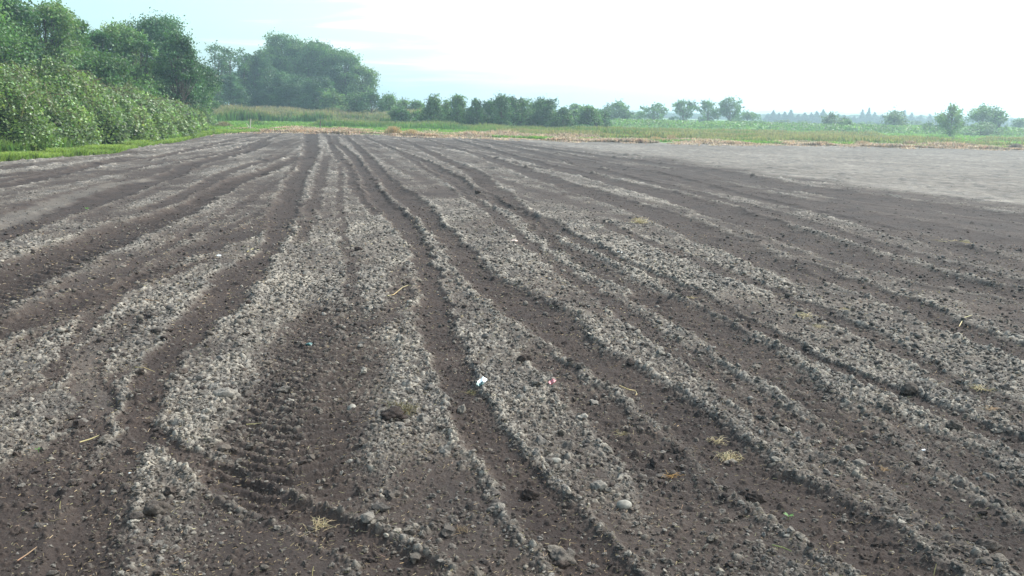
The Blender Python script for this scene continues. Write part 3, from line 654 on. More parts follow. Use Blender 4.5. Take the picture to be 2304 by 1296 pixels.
tree('airy_tree', 548, 110, 25, 132, 'airy tree with bare lower stems, rightmost of the group of three thin trees', 'sparse', G_MID, group=GP)
tree('dense_shrub', 520, 166, 42, 112, 'dense dark cone shaped bush left of the big tree clump', 'pointed', G_DARK, 'shrub', dens=2.2)
tree('dense_shrub', 490, 190, 26, 104, 'small dark bush at the foot of the airy trees', 'shrub', G_DARK, 'shrub', dens=1.6)
BC = 'trees of the big clump'
tree('clump_tree', 580, 125, 40, 140, 'dark rounded tree forming the left end of the big clump', 'tall', G_DARK, group=BC, dens=2.8)
tree('clump_tree', 628, 76, 48, 148, 'highest tree of the big clump with a ragged top', 'tall', G_MID, group=BC, dens=1.9)
tree('clump_tree', 680, 96, 42, 150, 'broad tree right beside the highest tree of the big clump', 'tall', G_MID, group=BC, dens=1.9)
tree('clump_tree', 728, 98, 44, 146, 'pale domed tree in the middle of the big clump', 'tall', G_MID, group=BC, dens=1.8)
tree('clump_tree', 775, 118, 40, 144, 'domed tree with bare stems showing right of the middle of the big clump', 'tall', G_MID, group=BC, dens=1.9)
tree('clump_tree', 815, 148, 32, 142, 'thin sloping tree at the right end of the big clump', 'tall', G_LIGHT, group=BC, dens=1.5)
tree('clump_tree', 650, 165, 52, 136, 'dark lower tree standing in front of the left half of the big clump', 'shrub', G_DARK, group=BC, dens=2.8)
tree('clump_tree', 712, 175, 44, 134, 'dark lower tree standing in front of the middle of the big clump', 'shrub', G_DARK, group=BC, dens=2.8)
SH = 'bushes right of the big clump'
tree('leafy_shrub', 752, 206, 30, 120, 'light green rounded bush in front of the big clump', 'shrub', G_LIGHT, 'shrub', SH, 1.4)
tree('leafy_shrub', 800, 210, 28, 122, 'middle one of the three rounded bushes in front of the big clump', 'shrub', G_MID, 'shrub', SH, 1.4)
tree('leafy_shrub', 838, 205, 30, 121, 'dark right one of the three rounded bushes in front of the big clump', 'shrub', G_DARK, 'shrub', SH, 1.5)
tree('leafy_shrub', 876, 212, 26, 124, 'blue green bush just right of the foot of the big clump', 'shrub', G_MID, 'shrub', SH, 1.4)
tree('leafy_shrub', 908, 222, 22, 126, 'pale bush, first of the low tree row right of the clump', 'shrub', G_LIGHT, 'shrub', SH, 1.3)
tree('leafy_shrub', 938, 226, 18, 126, 'small ragged bush between the pale bush and the first pointed tree', 'round', G_MID, 'shrub', SH, 1.3)
RW = 'small trees in the row beyond the meadow'
row = [(975, 220, 25, 94, 'pointed', G_MID, 'ragged pointed tree, first of the row right of the bushes'),
 (1003, 232, 14, 97, 'round', G_LIGHT, 'short pale tree between the first two pointed trees of the row'),
 (1030, 220, 20, 94, 'pointed', G_MID, 'slim pointed tree, second pointed one of the row'),
 (1072, 229, 20, 94, 'pointed', G_DARK, 'dark tree with several tips left of the tallest pointed tree'),
 (1098, 232, 18, 96, 'round', G_DARK, 'dark rounded tree tucked against the tallest pointed tree'),
 (1128, 218, 22, 92, 'pointed', G_DARK, 'tallest pointed dark tree of the row'),
 (1152, 224, 18, 94, 'round', G_DARK, 'dark tree right beside the tallest pointed tree'),
 (1172, 227, 20, 95, 'round', G_MID, 'round topped tree right of the tallest pointed group'),
 (1198, 240, 16, 99, 'shrub', G_LIGHT, 'low pale bush filling the gap before the broad round tree'),
 (1232, 226, 28, 97, 'round', G_DARK, 'broad round dark tree standing alone in the row'),
 (1268, 247, 14, 97, 'shrub', G_MID, 'low bush right of the broad round dark tree'),
 (1294, 240, 14, 150, 'round', G_LIGHT, 'pale distant tree right of the broad round tree'),
 (1322, 243, 20, 102, 'pointed', G_MID, 'ragged tree with two tips left of the first airy tall tree'),
 (1342, 252, 14, 104, 'shrub', G_MID, 'low bush at the foot of the ragged two tipped tree')]
for (px, tp, hw, d, st, c, lb) in row: tree('row_tree', px, tp - 6, hw, d * 0.87, lb, st, c, group=RW, dens=1.3)
AT = 'airy tall trees on the right of the row'
row = [(1388, 227, 30, 160, 'round', 'airy tall tree, leftmost of the five pale blue green ones'),
 (1471, 231, 30, 165, 'sparse', 'airy tall tree with layered open crown, second of the five from the left'),
 (1540, 225, 28, 163, 'sparse', 'airy tall tree with flat crown, third of the five from the left'),
 (1594, 226, 28, 165, 'sparse', 'airy tall tree close beside the one with the flat crown'),
 (1644, 218, 27, 161, 'sparse', 'tallest airy tree with a bare forked trunk, rightmost of the five')]
for (px, tp, hw, d, st, lb) in row: tree('airy_tree', px, tp, hw, d, lb, st, G_MID, group=AT, dens=1.3)
LB = 'low bushes under the airy trees'
row = [(1372, 256, 20, 150, 'round low bush under the left side of the first airy tree', G_MID), (1420, 252, 26, 160, 'bush under the right side of the first airy tree', G_MID),
 (1440, 250, 14, 165, 'small bush between the first and second airy tree', G_LIGHT), (1475, 262, 22, 158, 'pale bush under the second airy tree', G_LIGHT), (1524, 262, 20, 150, 'dark bush under the third airy tree', G_DARK),
 (1585, 262, 22, 160, 'bush under the fourth airy tree', G_MID), (1682, 248, 26, 150, 'rounded bush with a bare twig right of the tallest airy tree', G_MID), (1655, 262, 14, 160, 'small bush under the bare trunk of the tallest airy tree', G_MID)]
for (px, tp, hw, d, lb, c) in row: tree('low_bush', px, tp, hw, d, lb, 'shrub', c, 'shrub', LB, 1.2)
for (px, tp, hw, st, c, lb) in [(152, 42, 46, 'round', G_MID, 'mid green tree filling in between the feathery tree and the thin topped one'), (228, 72, 42, 'round', G_DARK, 'darker tree wedged between the thin topped tree and the pale round one'),
     (312, 74, 44, 'round', G_MID, 'tree crown joining the pale tree to the big round dark tree'), (408, 74, 36, 'round', G_DARK, 'right shoulder crown of the big round dark tree'), (40, 40, 60, 'round', G_LIGHT, 'lighter tree crown below the dark corner tree')]:
    tree('leafy_tree', px, tp, hw, 52, lb, st, c, group=LW, dens=2.4)
for (px, tp, hw, lb) in [(606, 108, 40, 'crown filling the notch left of the highest tree of the big clump'), (655, 100, 40, 'crown filling the notch right of the highest tree of the big clump'),
     (752, 112, 40, 'crown between the pale domed tree and the tree with bare stems'), (796, 136, 34, 'crown before the thin sloping tree at the right end of the big clump'), (700, 94, 46, 'crown bridging the dip between the highest tree and the pale domed tree'), (562, 150, 30, 'lowest crown at the left end of the big clump')]:
    tree('clump_tree', px, tp, hw, 146, lb, 'tall', G_MID, group=BC, dens=1.9)
rs_ = RS(404)
for k_ in range(20):
    tree('row_bush', 892 + k_ * 24 + rs_.uniform(-7, 7), 243 + k_ * 0.45 + rs_.uniform(-8, 5), rs_.uniform(15, 25), rs_.uniform(86, 96), 'one of the feathery blue green bushes filling the gaps of the middle tree row',
         ['round', 'pointed', 'shrub'][k_ % 3], [G_MID, G_LIGHT, G_DARK][(k_ * 5) % 3], 'shrub', 'bushes filling the middle tree row', 1.3)
# spruces far off on the right
SP = 'spruces in the far row on the right'
for (px, tp, hw, lb) in [(1741, 251, 12, None), (1753, 254, 11, None), (1766, 250, 12, None), (1780, 247, 13, None), (1796, 253, 12, None), (1811, 252, 12, None), (1826, 255, 10, None), (1838, 249, 12, None), (1853, 248, 12, None),
     (1868, 255, 12, None), (1886, 253, 12, None), (1900, 256, 12, None), (1922, 257, 11, None), (1941, 244, 9, 'tall pointed spruce, left one of the pair rising above the far row'),
     (1956, 243, 9, 'tall pointed spruce, right one of the pair rising above the far row'), (1969, 252, 10, None), (1985, 253, 11, None), (2003, 256, 11, None), (2022, 258, 11, None), (2036, 246, 9, 'lone pointed spruce tip right of the pale shrub in the far row'),
     (2052, 257, 11, None), (2072, 258, 12, None), (2092, 260, 12, None), (2112, 259, 12, None), (2130, 261, 11, None)]:
    tree('spruce', px, tp - 5 + (px * 7 % 9), hw * 1.5, 290, lb or 'one of the even dark spruces packed in the far row on the right', 'conifer', G_CON, group=SP, dens=1.0)
for k_ in range(48):
    tree('spruce', 1728 + k_ * 12.1 + (k_ * 29 % 7), 255 + (k_ * 37 % 11) + k_ * 0.2, 19 + (k_ * 13 % 9), 300, 'one of the even dark spruces packed in the far row on the right', 'conifer', G_CON, group=SP, dens=1.0)
RB = 'shrubs scattered over the waste land on the right'
row = [(1880, 254, 30, 98, 'shrub', G_LIGHT, 'pale rounded shrub, first one right of the airy trees'), (1908, 270, 16, 96, 'shrub', G_MID, 'small shrub touching the pale rounded shrub'),
 (2014, 250, 30, 98, 'pointed', G_LIGHT, 'pale loose shrub in front of the lone spruce tip'), (2096, 276, 20, 96, 'shrub', G_DARK, 'low dark round shrub left of the tall vase shaped shrub'),
 (2144, 236, 32, 78, 'round', G_MID, 'tall vase shaped shrub on the right of the waste land'), (2216, 236, 34, 96, 'round', G_MID, 'wide two headed tree near the right edge of the picture'),
 (2254, 246, 20, 95, 'round', G_MID, 'slim tree leaning on the wide tree near the right edge'), (2210, 276, 44, 88, 'shrub', G_GREY, 'spreading grey shrub under the wide tree near the right edge'),
 (2296, 268, 20, 118, 'shrub', G_MID, 'bush cut off by the right edge of the picture'), (1760, 272, 34, 170, 'shrub', G_LIGHT, 'low pale bush in front of the left spruces'),
 (1815, 274, 30, 165, 'shrub', G_LIGHT, 'low pale bush in front of the middle spruces'), (1950, 276, 36, 168, 'shrub', G_MID, 'low bush under the pair of tall spruces'),
 (2060, 274, 34, 160, 'shrub', G_LIGHT, 'low bush between the loose shrub and the dark round one'), (2360, 262, 40, 130, 'round', G_MID, 'bush just outside the right edge of the picture')]
for (px, tp, hw, d, st, c, lb) in row: tree('waste_shrub', px, tp - 2, hw, d * 1.15, lb, st if st != 'shrub' else 'willow', {G_DARK: G_MID, G_MID: G_LIGHT}.get(c, G_GREY), 'shrub', RB, 0.85)

# distant wood belts and hills
def belt(name, px0, px1, dist, toppx, seed, label, col, amp=5):
    rs = RS(seed); n = 42000
    px = rs.uniform(px0, px1, n); zt = np.interp(px, *toppx)
    d = dist + rs.uniform(-0.04, 0.04, n) * dist
    dr = rays(px, np.full(n, 260.0)); X = dr[:, 0] / dr[:, 1] * d
    hm = H_CAM + (rays(px, zt)[:, 2] / rays(px, zt)[:, 1]) * d
    hm = hm * (0.80 + 0.32 * fbm(px / 9.0, d * 0.01, seed, 3))
    z = hm * rs.uniform(0, 1, n) ** 0.6
    V, F = leaves(np.stack([X, d, z], -1), dist / 885 * 2.6 * rs.uniform(0.6, 1.3, n), rs, 0.1, 0.7)
    tag(mesh_np(name, V, F, LEAF, col=vary(col, n, rs, 0.2)), label, 'woodland', kind='stuff')
belt('far_woodland', 840, 1760, 420, ([840, 1200, 1500, 1760], [240, 249, 255, 262]), 61, 'hazy far off wood behind the row of small trees', G_DARK)
belt('far_woodland', 1690, 2700, 400, ([1690, 2000, 2304, 2700], [257, 260, 267, 276]), 62, 'hazy far off wood behind the spruces on the right', G_DARK)
def scrub(px0, px1, d0, d1, n, hmin, hmax, seed, col, label):
    rs = RS(seed); px = rs.uniform(px0, px1, n); d = rs.uniform(d0, d1, n); dr = rays(px, np.full(n, 285.0)); X = dr[:, 0] / dr[:, 1] * d
    q = fbm(X * 0.22, d * 0.22, seed, 3); hm = hmin + (hmax - hmin) * sst(0.32, 0.62, q); hm = hm * (0.15 + 0.85 * sst(px0, px0 + 60, px) * (1 - sst(px1 - 70, px1, px)))
    z = 0.05 + hm * rs.uniform(0, 1, n) ** 0.7
    V, F = leaves(np.stack([X, d, z], -1), 0.26 * rs.uniform(0.6, 1.3, n), rs, 0.2, 0.7)
    tone = (0.65 + 0.7 * vn(X * 0.3, d * 0.3, seed + 3))
    tag(mesh_np('low_scrub', V, F, LEAF, col=vary(col, n, rs, 0.2) * np.repeat(tone, 4)[:, None]), label, 'scrub', kind='stuff')
scrub(900, 1360, 84, 94, 20000, 0.3, 1.25, 71, G_DARK, 'low tangled undergrowth joining the trees of the middle row')
scrub(1330, 2700, 104, 128, 45000, 0.15, 0.95, 72, G_LIGHT, 'low pale scrub under the airy trees and in front of the spruces')
def hills(name, dist, pts):
    px = np.array([p[0] for p in pts], float); py = np.array([p[1] for p in pts], float)
    q = np.linspace(px[0], px[-1], 160); t = np.interp(q, px, py) + 1.0 * (fbm(q / 60, q * 0, 7, 3) - 0.5) * 6
    d = rays(q, t); X = d[:, 0] / d[:, 1] * dist; Zt = H_CAM + d[:, 2] / d[:, 1] * dist
    rowsv = []
    for k, (dd, f) in enumerate([(-0.20, 0), (-0.12, 0.45), (-0.05, 0.85), (0.0, 1.0), (0.08, 0.8)]):
        rowsv.append(np.stack([X * (1 + dd), np.full_like(X, dist * (1 + dd)), np.maximum(Zt, 0.5) * f - (1 if f == 0 else 0)], -1))
    V = np.concatenate(rowsv); nc = len(q); idx = np.arange(len(V)).reshape(5, nc)
    F = np.stack([idx[:-1, :-1], idx[:-1, 1:], idx[1:, 1:], idx[1:, :-1]], -1).reshape(-1, 4)
    tag(mesh_np(name, V, F, HILL, smooth=True), kind='structure')
hills('hills', 1150, [(700, 242), (1000, 243), (1240, 243), (1300, 248), (1500, 248), (1640, 255), (1720, 250), (1850, 253), (2000, 250), (2100, 253), (2200, 262), (2304, 268), (2700, 280)])

# ------------------------------------------------------------------ small things lying on the field
def at_ground(px, py):
    x, y = gnd(px, py); x = float(x); y = float(y)
    z = float(ground_full(np.array([x]), np.array([y]))[0][0]); return x, y, z
def pxm(px, py, n):                    # metres spanned by n photo pixels at that spot
    x, y = gnd(px, py); return n * math.hypot(float(y), H_CAM) / F_PX
v3, f3 = ico(4)
def clod(px, py, wpx, name, label, cat, dry=0.6, mat=None, amp=0.35, flat=0.75, seed=1, tint=0.5, group=None, oc=5):
    rs = RS(seed + int(px)); x, y, z = at_ground(px, py); r = pxm(px, py, wpx) / 2
    v = lumpy(v3, rs, amp, oc) * np.array([1.1, 0.9, flat]) * r
    o = mesh_np(name, v, f3, mat or SOIL, smooth=True, attrs={'dry': np.full(len(v), dry), 'tint': np.full(len(v), tint)})
    o.location = (x, y, z + r * flat * 0.35); return tag(o, label, cat, group)
BCL = 'bigger clods lying loose on the soil'
clod(510, 890, 46, 'earth_clod', 'large pale crumbly clod on the clod heap in the left foreground', 'clod', 0.85, seed=3, flat=0.7, group=BCL)
clod(885, 944, 46, 'turf_clod', 'large dark clod with dead grass roots in the left centre foreground', 'clod', 0.12, seed=4, flat=0.5, amp=0.4)
clod(1191, 1106, 32, 'earth_clod', 'dark damp clod lying in the deep centre wheel track', 'clod', 0.10, seed=5, flat=0.85, group=BCL)
clod(350, 1150, 46, 'earth_clod', 'rounded grey brown clod near the bottom left of the field', 'clod', 0.42, seed=6, group=BCL)
clod(1265, 1248, 50, 'earth_clod', 'big brown clod at the bottom edge right of centre', 'clod', 0.5, seed=7, group=BCL)
clod(2222, 1222, 44, 'earth_clod', 'rounded brown clod in the bottom right corner', 'clod', 0.4, seed=8, group=BCL)
clod(1180, 812, 30, 'earth_clod', 'dark round clod on the clod ridge right of the centre track', 'clod', 0.2, seed=9, group=BCL)
clod(2045, 880, 32, 'earth_clod', 'purple brown smooth clod right of centre on the right hand rows', 'clod', 0.42, seed=10, group=BCL)
clod(2145, 964, 30, 'earth_clod', 'flat brown clod in the right foreground, right of two others', 'clod', 0.45, seed=11, group=BCL)
clod(1912, 1003, 30, 'earth_clod', 'grey clod with a pale right side in the right foreground', 'clod', 0.6, seed=12, group=BCL)
clod(1932, 1042, 26, 'earth_clod', 'pale pointed clod below the grey clod in the right foreground', 'clod', 0.72, seed=13, group=BCL)
clod(1346, 1094, 34, 'earth_clod', 'pale lumpy clod on the ridge above the round stone', 'clod', 0.8, seed=14, group=BCL)
clod(806, 566, 15, 'earth_clod', 'small black damp clod on the pale clods left of the centre track', 'clod', 0.03, seed=15, group=BCL)
clod(1262, 1262, 30, 'earth_clod', 'dark clod half under the big brown one at the bottom edge', 'clod', 0.25, seed=16, group=BCL)
clod(1530, 1005, 26, 'earth_clod', 'dark brown clod beside the wheel track below the straw', 'clod', 0.3, seed=17, group=BCL)
clod(1700, 1110, 36, 'earth_clod', 'dark cracked clod right of centre near the bottom', 'clod', 0.22, seed=18, group=BCL)
clod(985, 1170, 24, 'earth_clod', 'small brown clod left of the centre track near the bottom', 'clod', 0.35, seed=19, group=BCL)
clod(1075, 433, 12, 'earth_clod', 'dark lump at the start of the ridge in the mid distance', 'clod', 0.1, seed=20, group=BCL)
STN = 'stones lying on the soil'
clod(1405, 1137, 31, 'field_stone', 'smooth round beige stone on the ridge at the lower centre right', 'stone', mat=STONE, amp=0.07, flat=0.8, oc=2, group=STN)
clod(1250, 1037, 22, 'field_stone', 'pale yellowish stone above the round stone beside the centre track', 'stone', mat=STONE, amp=0.15, flat=0.75, oc=2, group=STN)
clod(792, 911, 20, 'field_stone', 'squarish grey stone left of the dark turf clod', 'stone', mat=STONE, amp=0.15, flat=0.8, oc=2, group=STN)
clod(790, 1028, 14, 'field_stone', 'small pale flat stone below the squarish grey one', 'stone', mat=STONE, amp=0.15, flat=0.5, oc=2, group=STN)

def stalks(px, py, segs, name, label, cat, col=(0.50, 0.43, 0.24), rad=0.0016, mat=None, group=None, seed=0, lift=0.012):
    """segs: polylines in photo pixels around (px,py); laid on the real ground"""
    x, y, z = at_ground(px, py); rs = RS(seed + int(px)); ps = []
    for sg in segs:
        pts = []
        for (dx, dy) in sg:
            gx, gy = gnd(px + dx, py + dy); gz = float(ground_full(np.array([float(gx)]), np.array([float(gy)]))[0][0])
            pts.append((float(gx) - x, float(gy) - y, gz - z + lift + rs.uniform(0, 0.006)))
        ps.append(tube(pts, [rad] * (len(pts) - 1) + [rad * 0.5], 5))
    V, F = join(ps); o = mesh_np(name, V, F, mat or STRAW, col=colv(col, len(V), rs, 0.1)); o.location = (x, y, z)
    return tag(o, label, cat, group)
SG = 'single dry stalks on the soil'
stalks(900, 655, [[(-28, 14), (-14, 8), (6, -8), (18, -12), (38, -10)]], 'dry_stalk', 'long bent pale stalk lying beside the centre wheel track', 'stalk', rad=0.004, group=SG)
stalks(570, 566, [[(-14, 6), (-2, 0), (14, -2)]], 'dry_stalk', 'short pale stalk on the damp track in the left mid field', 'stalk', rad=0.004, group=SG)
stalks(205, 985, [[(-26, 9), (0, 0), (26, -8)]], 'dry_stalk', 'straight pale stalk left of the track bend in the left foreground', 'stalk', rad=0.003, group=SG)
stalks(325, 836, [[(-20, -3), (0, 1), (24, 1)]], 'dry_stalk', 'thin straight stalk in the left wheel track', 'stalk', rad=0.0028, group=SG)
stalks(570, 947, [[(-16, -1), (18, 2)]], 'dry_stalk', 'short level stalk right of the large pale clod', 'stalk', rad=0.003, group=SG)
stalks(60, 1233, [[(-22, 14), (0, 1), (22, -12)]], 'dry_stalk', 'reddish stalk in the bottom left corner', 'stalk', (0.40, 0.27, 0.17), 0.0022, group=SG)
stalks(1425, 882, [[(-32, -2), (-10, 1), (4, -4), (8, 0), (5, 5)]], 'dry_stalk', 'pale stalk with a hooked end in the right centre wheel track', 'stalk', rad=0.004, group=SG)
stalks(2172, 720, [[(-14, 14), (-4, 2), (14, -6)]], 'dry_stalk', 'short pale stalk on the right hand ridge', 'stalk', rad=0.004, group=SG)
stalks(1755, 1235, [[(-18, -6), (6, 0), (26, 8)]], 'dry_stalk', 'yellow green stalk near the bottom right of centre', 'stalk', (0.32, 0.36, 0.14), 0.0025, group=SG)
stalks(340, 683, [[(-30, 0), (-8, -2), (20, -1)]], 'dry_stalk', 'thin brown stalk across the clods in the left mid field', 'stalk', (0.4, 0.28, 0.16), 0.003, group=SG)
# upright straws
for (px, py, hpx, lb) in [(702, 1290, 22, 'upright yellow straw standing at the bottom edge left of centre'), (2103, 1275, 26, 'upright reddish straw standing near the bottom right edge'), (133, 1130, 18, 'small upright pale straw in the lower left of the field')]:
    x, y, z = at_ground(px, py); h_ = pxm(px, py, hpx); V, F = tube([(0, 0, -0.005), (0.002, 0, h_ * 0.5), (0.006, 0.002, h_)], [0.0022, 0.002, 0.0012], 5)
    o = mesh_np('dry_stalk', V, F, STRAW, col=np.tile((0.48, 0.42, 0.22), (len(V), 1))); o.location = (x, y, z); tag(o, lb, 'stalk', SG)

def tuft(px, py, wpx, n_, label, name='straw_tuft', col=(0.58, 0.50, 0.32), hgt=0.35, seed=0, group='tufts of pale straw on the soil', mat=None, cat='straw tuft'):
    rs = RS(seed + int(px + py)); x, y, z = at_ground(px, py); R = pxm(px, py, wpx) / 2; ps = []
    a0 = rs.uniform(0, 3.14)
    for _ in range(int(n_ * 1.8)):
        a = a0 + rs.normal(0, 0.75) + (3.14 if rs.uniform() < 0.4 else 0); l = R * rs.uniform(0.5, 1.15); c0 = rs.normal(0, R * 0.34, 2); h_ = R * hgt * rs.uniform(0.1, 1.2)
        p0 = (c0[0], c0[1] * 0.8, 0.0); p1 = (c0[0] + math.cos(a) * l * 0.5, c0[1] + math.sin(a) * l * 0.5, h_); p2 = (c0[0] + math.cos(a + rs.normal(0, 0.4)) * l, c0[1] + math.sin(a) * l, h_ * rs.uniform(0.2, 1.2))
        r0 = max(0.0010, R * 0.016); ps.append(tube([p0, p1, p2], [r0, r0, r0 * 0.4], 4))
    V, F = join(ps); o = mesh_np(name, V, F, mat or STRAW, col=colv(col, len(V), rs, 0.15)); o.location = (x, y, z + 0.004)
    return tag(o, label, cat, group)
tuft(1438, 503, 44, 40, 'heap of yellow straw in the mid distance right of centre', hgt=0.5)
tuft(1642, 1016, 58, 44, 'bright straw tuft in the right foreground beside the wheel track', hgt=0.45)
tuft(1615, 980, 46, 18, 'thin straw wisp just above the bright straw tuft', hgt=0.3)
tuft(718, 1168, 56, 20, 'spidery straw tuft in the lower left centre', hgt=0.6, seed=3)
tuft(1558, 668, 30, 16, 'small straw wisp on the ridge right of centre in mid field', hgt=0.2)
tuft(1812, 716, 56, 24, 'flat straw wisp on the right hand ridge', hgt=0.2)
tuft(1842, 740, 30, 16, 'small straw clump just below the flat wisp on the right', hgt=0.4)
tuft(1404, 970, 40, 16, 'brownish straw tangle above the orange blades at centre right', col=(0.36, 0.30, 0.17))
tuft(1508, 1060, 42, 14, 'orange dry grass blades lying flat at the centre right', col=(0.48, 0.30, 0.12), hgt=0.15)
tuft(2205, 880, 52, 20, 'flat yellow straw at the right edge of the mid field', hgt=0.2)
tuft(2228, 926, 40, 16, 'reddish straw clump below the flat yellow straw at the right', col=(0.5, 0.36, 0.22), hgt=0.2)
tuft(1992, 1048, 28, 14, 'small pinkish straw tuft in the lower right', col=(0.5, 0.36, 0.22), hgt=0.4)
tuft(905, 935, 66, 46, 'dead grass roots spreading over the large dark turf clod', col=(0.26, 0.22, 0.12), hgt=0.7, name='dead_grass')
tuft(1062, 882, 34, 14, 'dull grass wisp left of the white wrapper', col=(0.30, 0.26, 0.14), name='dead_grass')
tuft(1900, 702, 26, 10, 'faint straw strands at the far right ridge', hgt=0.2)
tuft(2150, 545, 60, 16, 'thin straw scatter on the dark rows far right', hgt=0.1)
tuft(1040, 1195, 44, 12, 'brown root tangle in the centre foreground below the sparse clods', col=(0.30, 0.22, 0.14), hgt=0.6)
# countless short fibres of straw and root in the surface
rs = RS(77); n = 16000; th = rs.uniform(-0.62, 0.62, n); r_ = np.exp(rs.uniform(math.log(2.4), math.log(14), n)); x = r_ * np.sin(th); y = r_ * np.cos(th)
zg = ground_full(x, y)[0]; a = rs.uniform(0, 6.28, n); l = rs.uniform(0.006, 0.022, n) * np.clip(r_ / 5, 1, 1.6); wd = 0.0011 * np.clip(r_ / 4, 1, 2.5); tl_ = rs.uniform(-0.3, 0.5, n)
u = np.stack([np.cos(a), np.sin(a), tl_], -1) * l[:, None] * 0.5; b = np.stack([-np.sin(a), np.cos(a), 0 * a], -1) * wd[:, None]; up_ = np.array([0, 0, 1.0]) * wd[:, None] * 1.4
c0 = np.stack([x, y, zg + 0.005], -1)
V = np.stack([c0 - u - b, c0 - u + b, c0 - u + up_, c0 + u - b * 0.6, c0 + u + b * 0.6, c0 + u + up_], 1).reshape(-1, 3)
i = np.arange(n)[:, None] * 6; F = np.concatenate([i + np.array([[0, 1, 4, 3]]), i + np.array([[1, 2, 5, 4]]), i + np.array([[2, 0, 3, 5]])])
c = colv((0.30, 0.245, 0.16), n, rs, 0.35)
tag(mesh_np('straw_fibres', V, F, STRAW, col=np.repeat(c, 6, 0)), 'short fibres of straw and root scattered in the soil surface', 'plant debris', kind='stuff')
# seedlings
def seedling(px, py, wpx, label, n=4):
    rs = RS(int(px)); x, y, z = at_ground(px, py); R = pxm(px, py, wpx) * 0.38; Vs = []
    e = empty('seedling', (x, y, z), label, 'seedling', 'green seedlings on the soil')
    V, F = tube([(0, 0, -0.004), (0, 0, R * 0.8)], [0.0015, 0.001], 5); mesh_np('stem', V, F, GRASS, e, col=np.tile((0.12, 0.22, 0.05), (len(V), 1)))
    for k in range(n):
        a = k * 6.28 / n + rs.uniform(0, 0.8); u = np.array([math.cos(a), math.sin(a), 0.35]); s = np.array([-math.sin(a), math.cos(a), 0]); b = np.array([0, 0, R * 0.7])
        q = [b, b + u * R * 0.5 + s * R * 0.22, b + u * R, b + u * R * 0.5 - s * R * 0.22]
        mesh_np('leaf', np.array(q), np.array([[0, 1, 2, 3]]), GRASS, e, col=np.tile((0.09, 0.22, 0.045), (4, 1)))
seedling(86, 1012, 22, 'bright green seedling on the damp soil at the left edge')
seedling(1775, 1150, 34, 'bright green seedling with narrow leaves in the lower right', 5)
seedling(196, 477, 22, 'small yellow green weed on the clods in the left mid distance', 5)
# litter
def wrapper(px, py, wpx, hpx, label, mats, seed):
    rs = RS(seed); x, y, z = at_ground(px, py); W2 = pxm(px, py, wpx); L2 = W2 * hpx / wpx
    e = empty('wrapper', (x, y, z), label, 'litter')
    nu, nv = 9, 13; g = []
    for j in range(nv):
        for i in range(nu):
            s, t = i / (nu - 1) - 0.5, j / (nv - 1) - 0.5
            g.append((s * W2 + 0.35 * t * L2 + rs.normal(0, 0.03) * W2, t * L2 * 0.9, 0.012 + 0.16 * W2 * math.sin(s * 7 + t * 3) + (t + 0.5) * L2 * 0.45 + rs.normal(0, 0.03) * W2))
    g = np.array(g); idx = np.arange(nu * nv).reshape(nv, nu)
    F = np.stack([idx[:-1, :-1], idx[:-1, 1:], idx[1:, 1:], idx[1:, :-1]], -1)
    for nm, sl_, mt in mats:
        f = F[sl_[0]:sl_[1]].reshape(-1, 4); used = np.unique(f); mp_ = {q: i for i, q in enumerate(used)}
        o = mesh_np(nm, g[used], np.array([[mp_[q] for q in r] for r in f]), mt, e, smooth=True)
        sd = o.modifiers.new('s', 'SOLIDIFY'); sd.thickness = 0.0008
WH = mat_plain('white_foil', (0.72, 0.80, 0.80), (0.85, 0.88, 0.88), 20, 0.35, 0.2, 0.6)
TE = mat_plain('teal_print', (0.01, 0.035, 0.035), (0.03, 0.12, 0.11), 60, 0.35, 0.2, 0.6)
RD = mat_plain('red_print', (0.28, 0.05, 0.06), (0.42, 0.10, 0.12), 40, 0.4, 0.2, 0.5)
wrapper(1083, 876, 17, 24, 'crumpled white wrapper with a dark teal end beside the centre wheel track', [('printed_end', (0, 5), TE), ('white_sheet', (5, 12), WH)], 3)
wrapper(1242, 868, 14, 13, 'scrap of striped red and pink wrapper on the clod ridge', [('red_stripe', (0, 3), RD), ('pale_stripe', (3, 5), mat_plain('pink_print', (0.42, 0.24, 0.25), (0.5, 0.32, 0.33), 40, 0.4)), ('red_stripe', (5, 8), RD), ('pale_stripe', (8, 10), bpy.data.materials['pink_print']), ('red_stripe', (10, 12), RD)], 4)
def chip(px, py, wpx, mat, label, seed):
    rs = RS(seed); x, y, z = at_ground(px, py); R = pxm(px, py, wpx) / 2
    v, f = ico(2); v = lumpy(v, rs, 0.3, 3) * np.array([1.2, 0.9, 0.5]) * R; o = mesh_np('litter_scrap', v, f, mat); o.location = (x, y, z + R * 0.3); tag(o, label, 'litter', 'tiny scraps of litter')
chip(1395, 568, 9, WH, 'tiny white scrap on the clods in mid field, left of another', 1)
chip(1457, 573, 6, WH, 'tiny white scrap right of the slightly bigger one in mid field', 2)
chip(1157, 541, 12, mat_plain('pinkish_card', (0.55, 0.42, 0.36), (0.65, 0.50, 0.42), 30), 'small pinkish scrap right of the centre track', 3)
chip(292, 1056, 8, WH, 'tiny white scrap in the lower left foreground', 4)
chip(492, 578, 9, WH, 'tiny white scrap on the left mid field clods', 5)
chip(695, 768, 14, TE, 'small teal scrap on the tyre tread marks', 6)
chip(2078, 1011, 7, WH, 'tiny white scrap in the right foreground', 7)

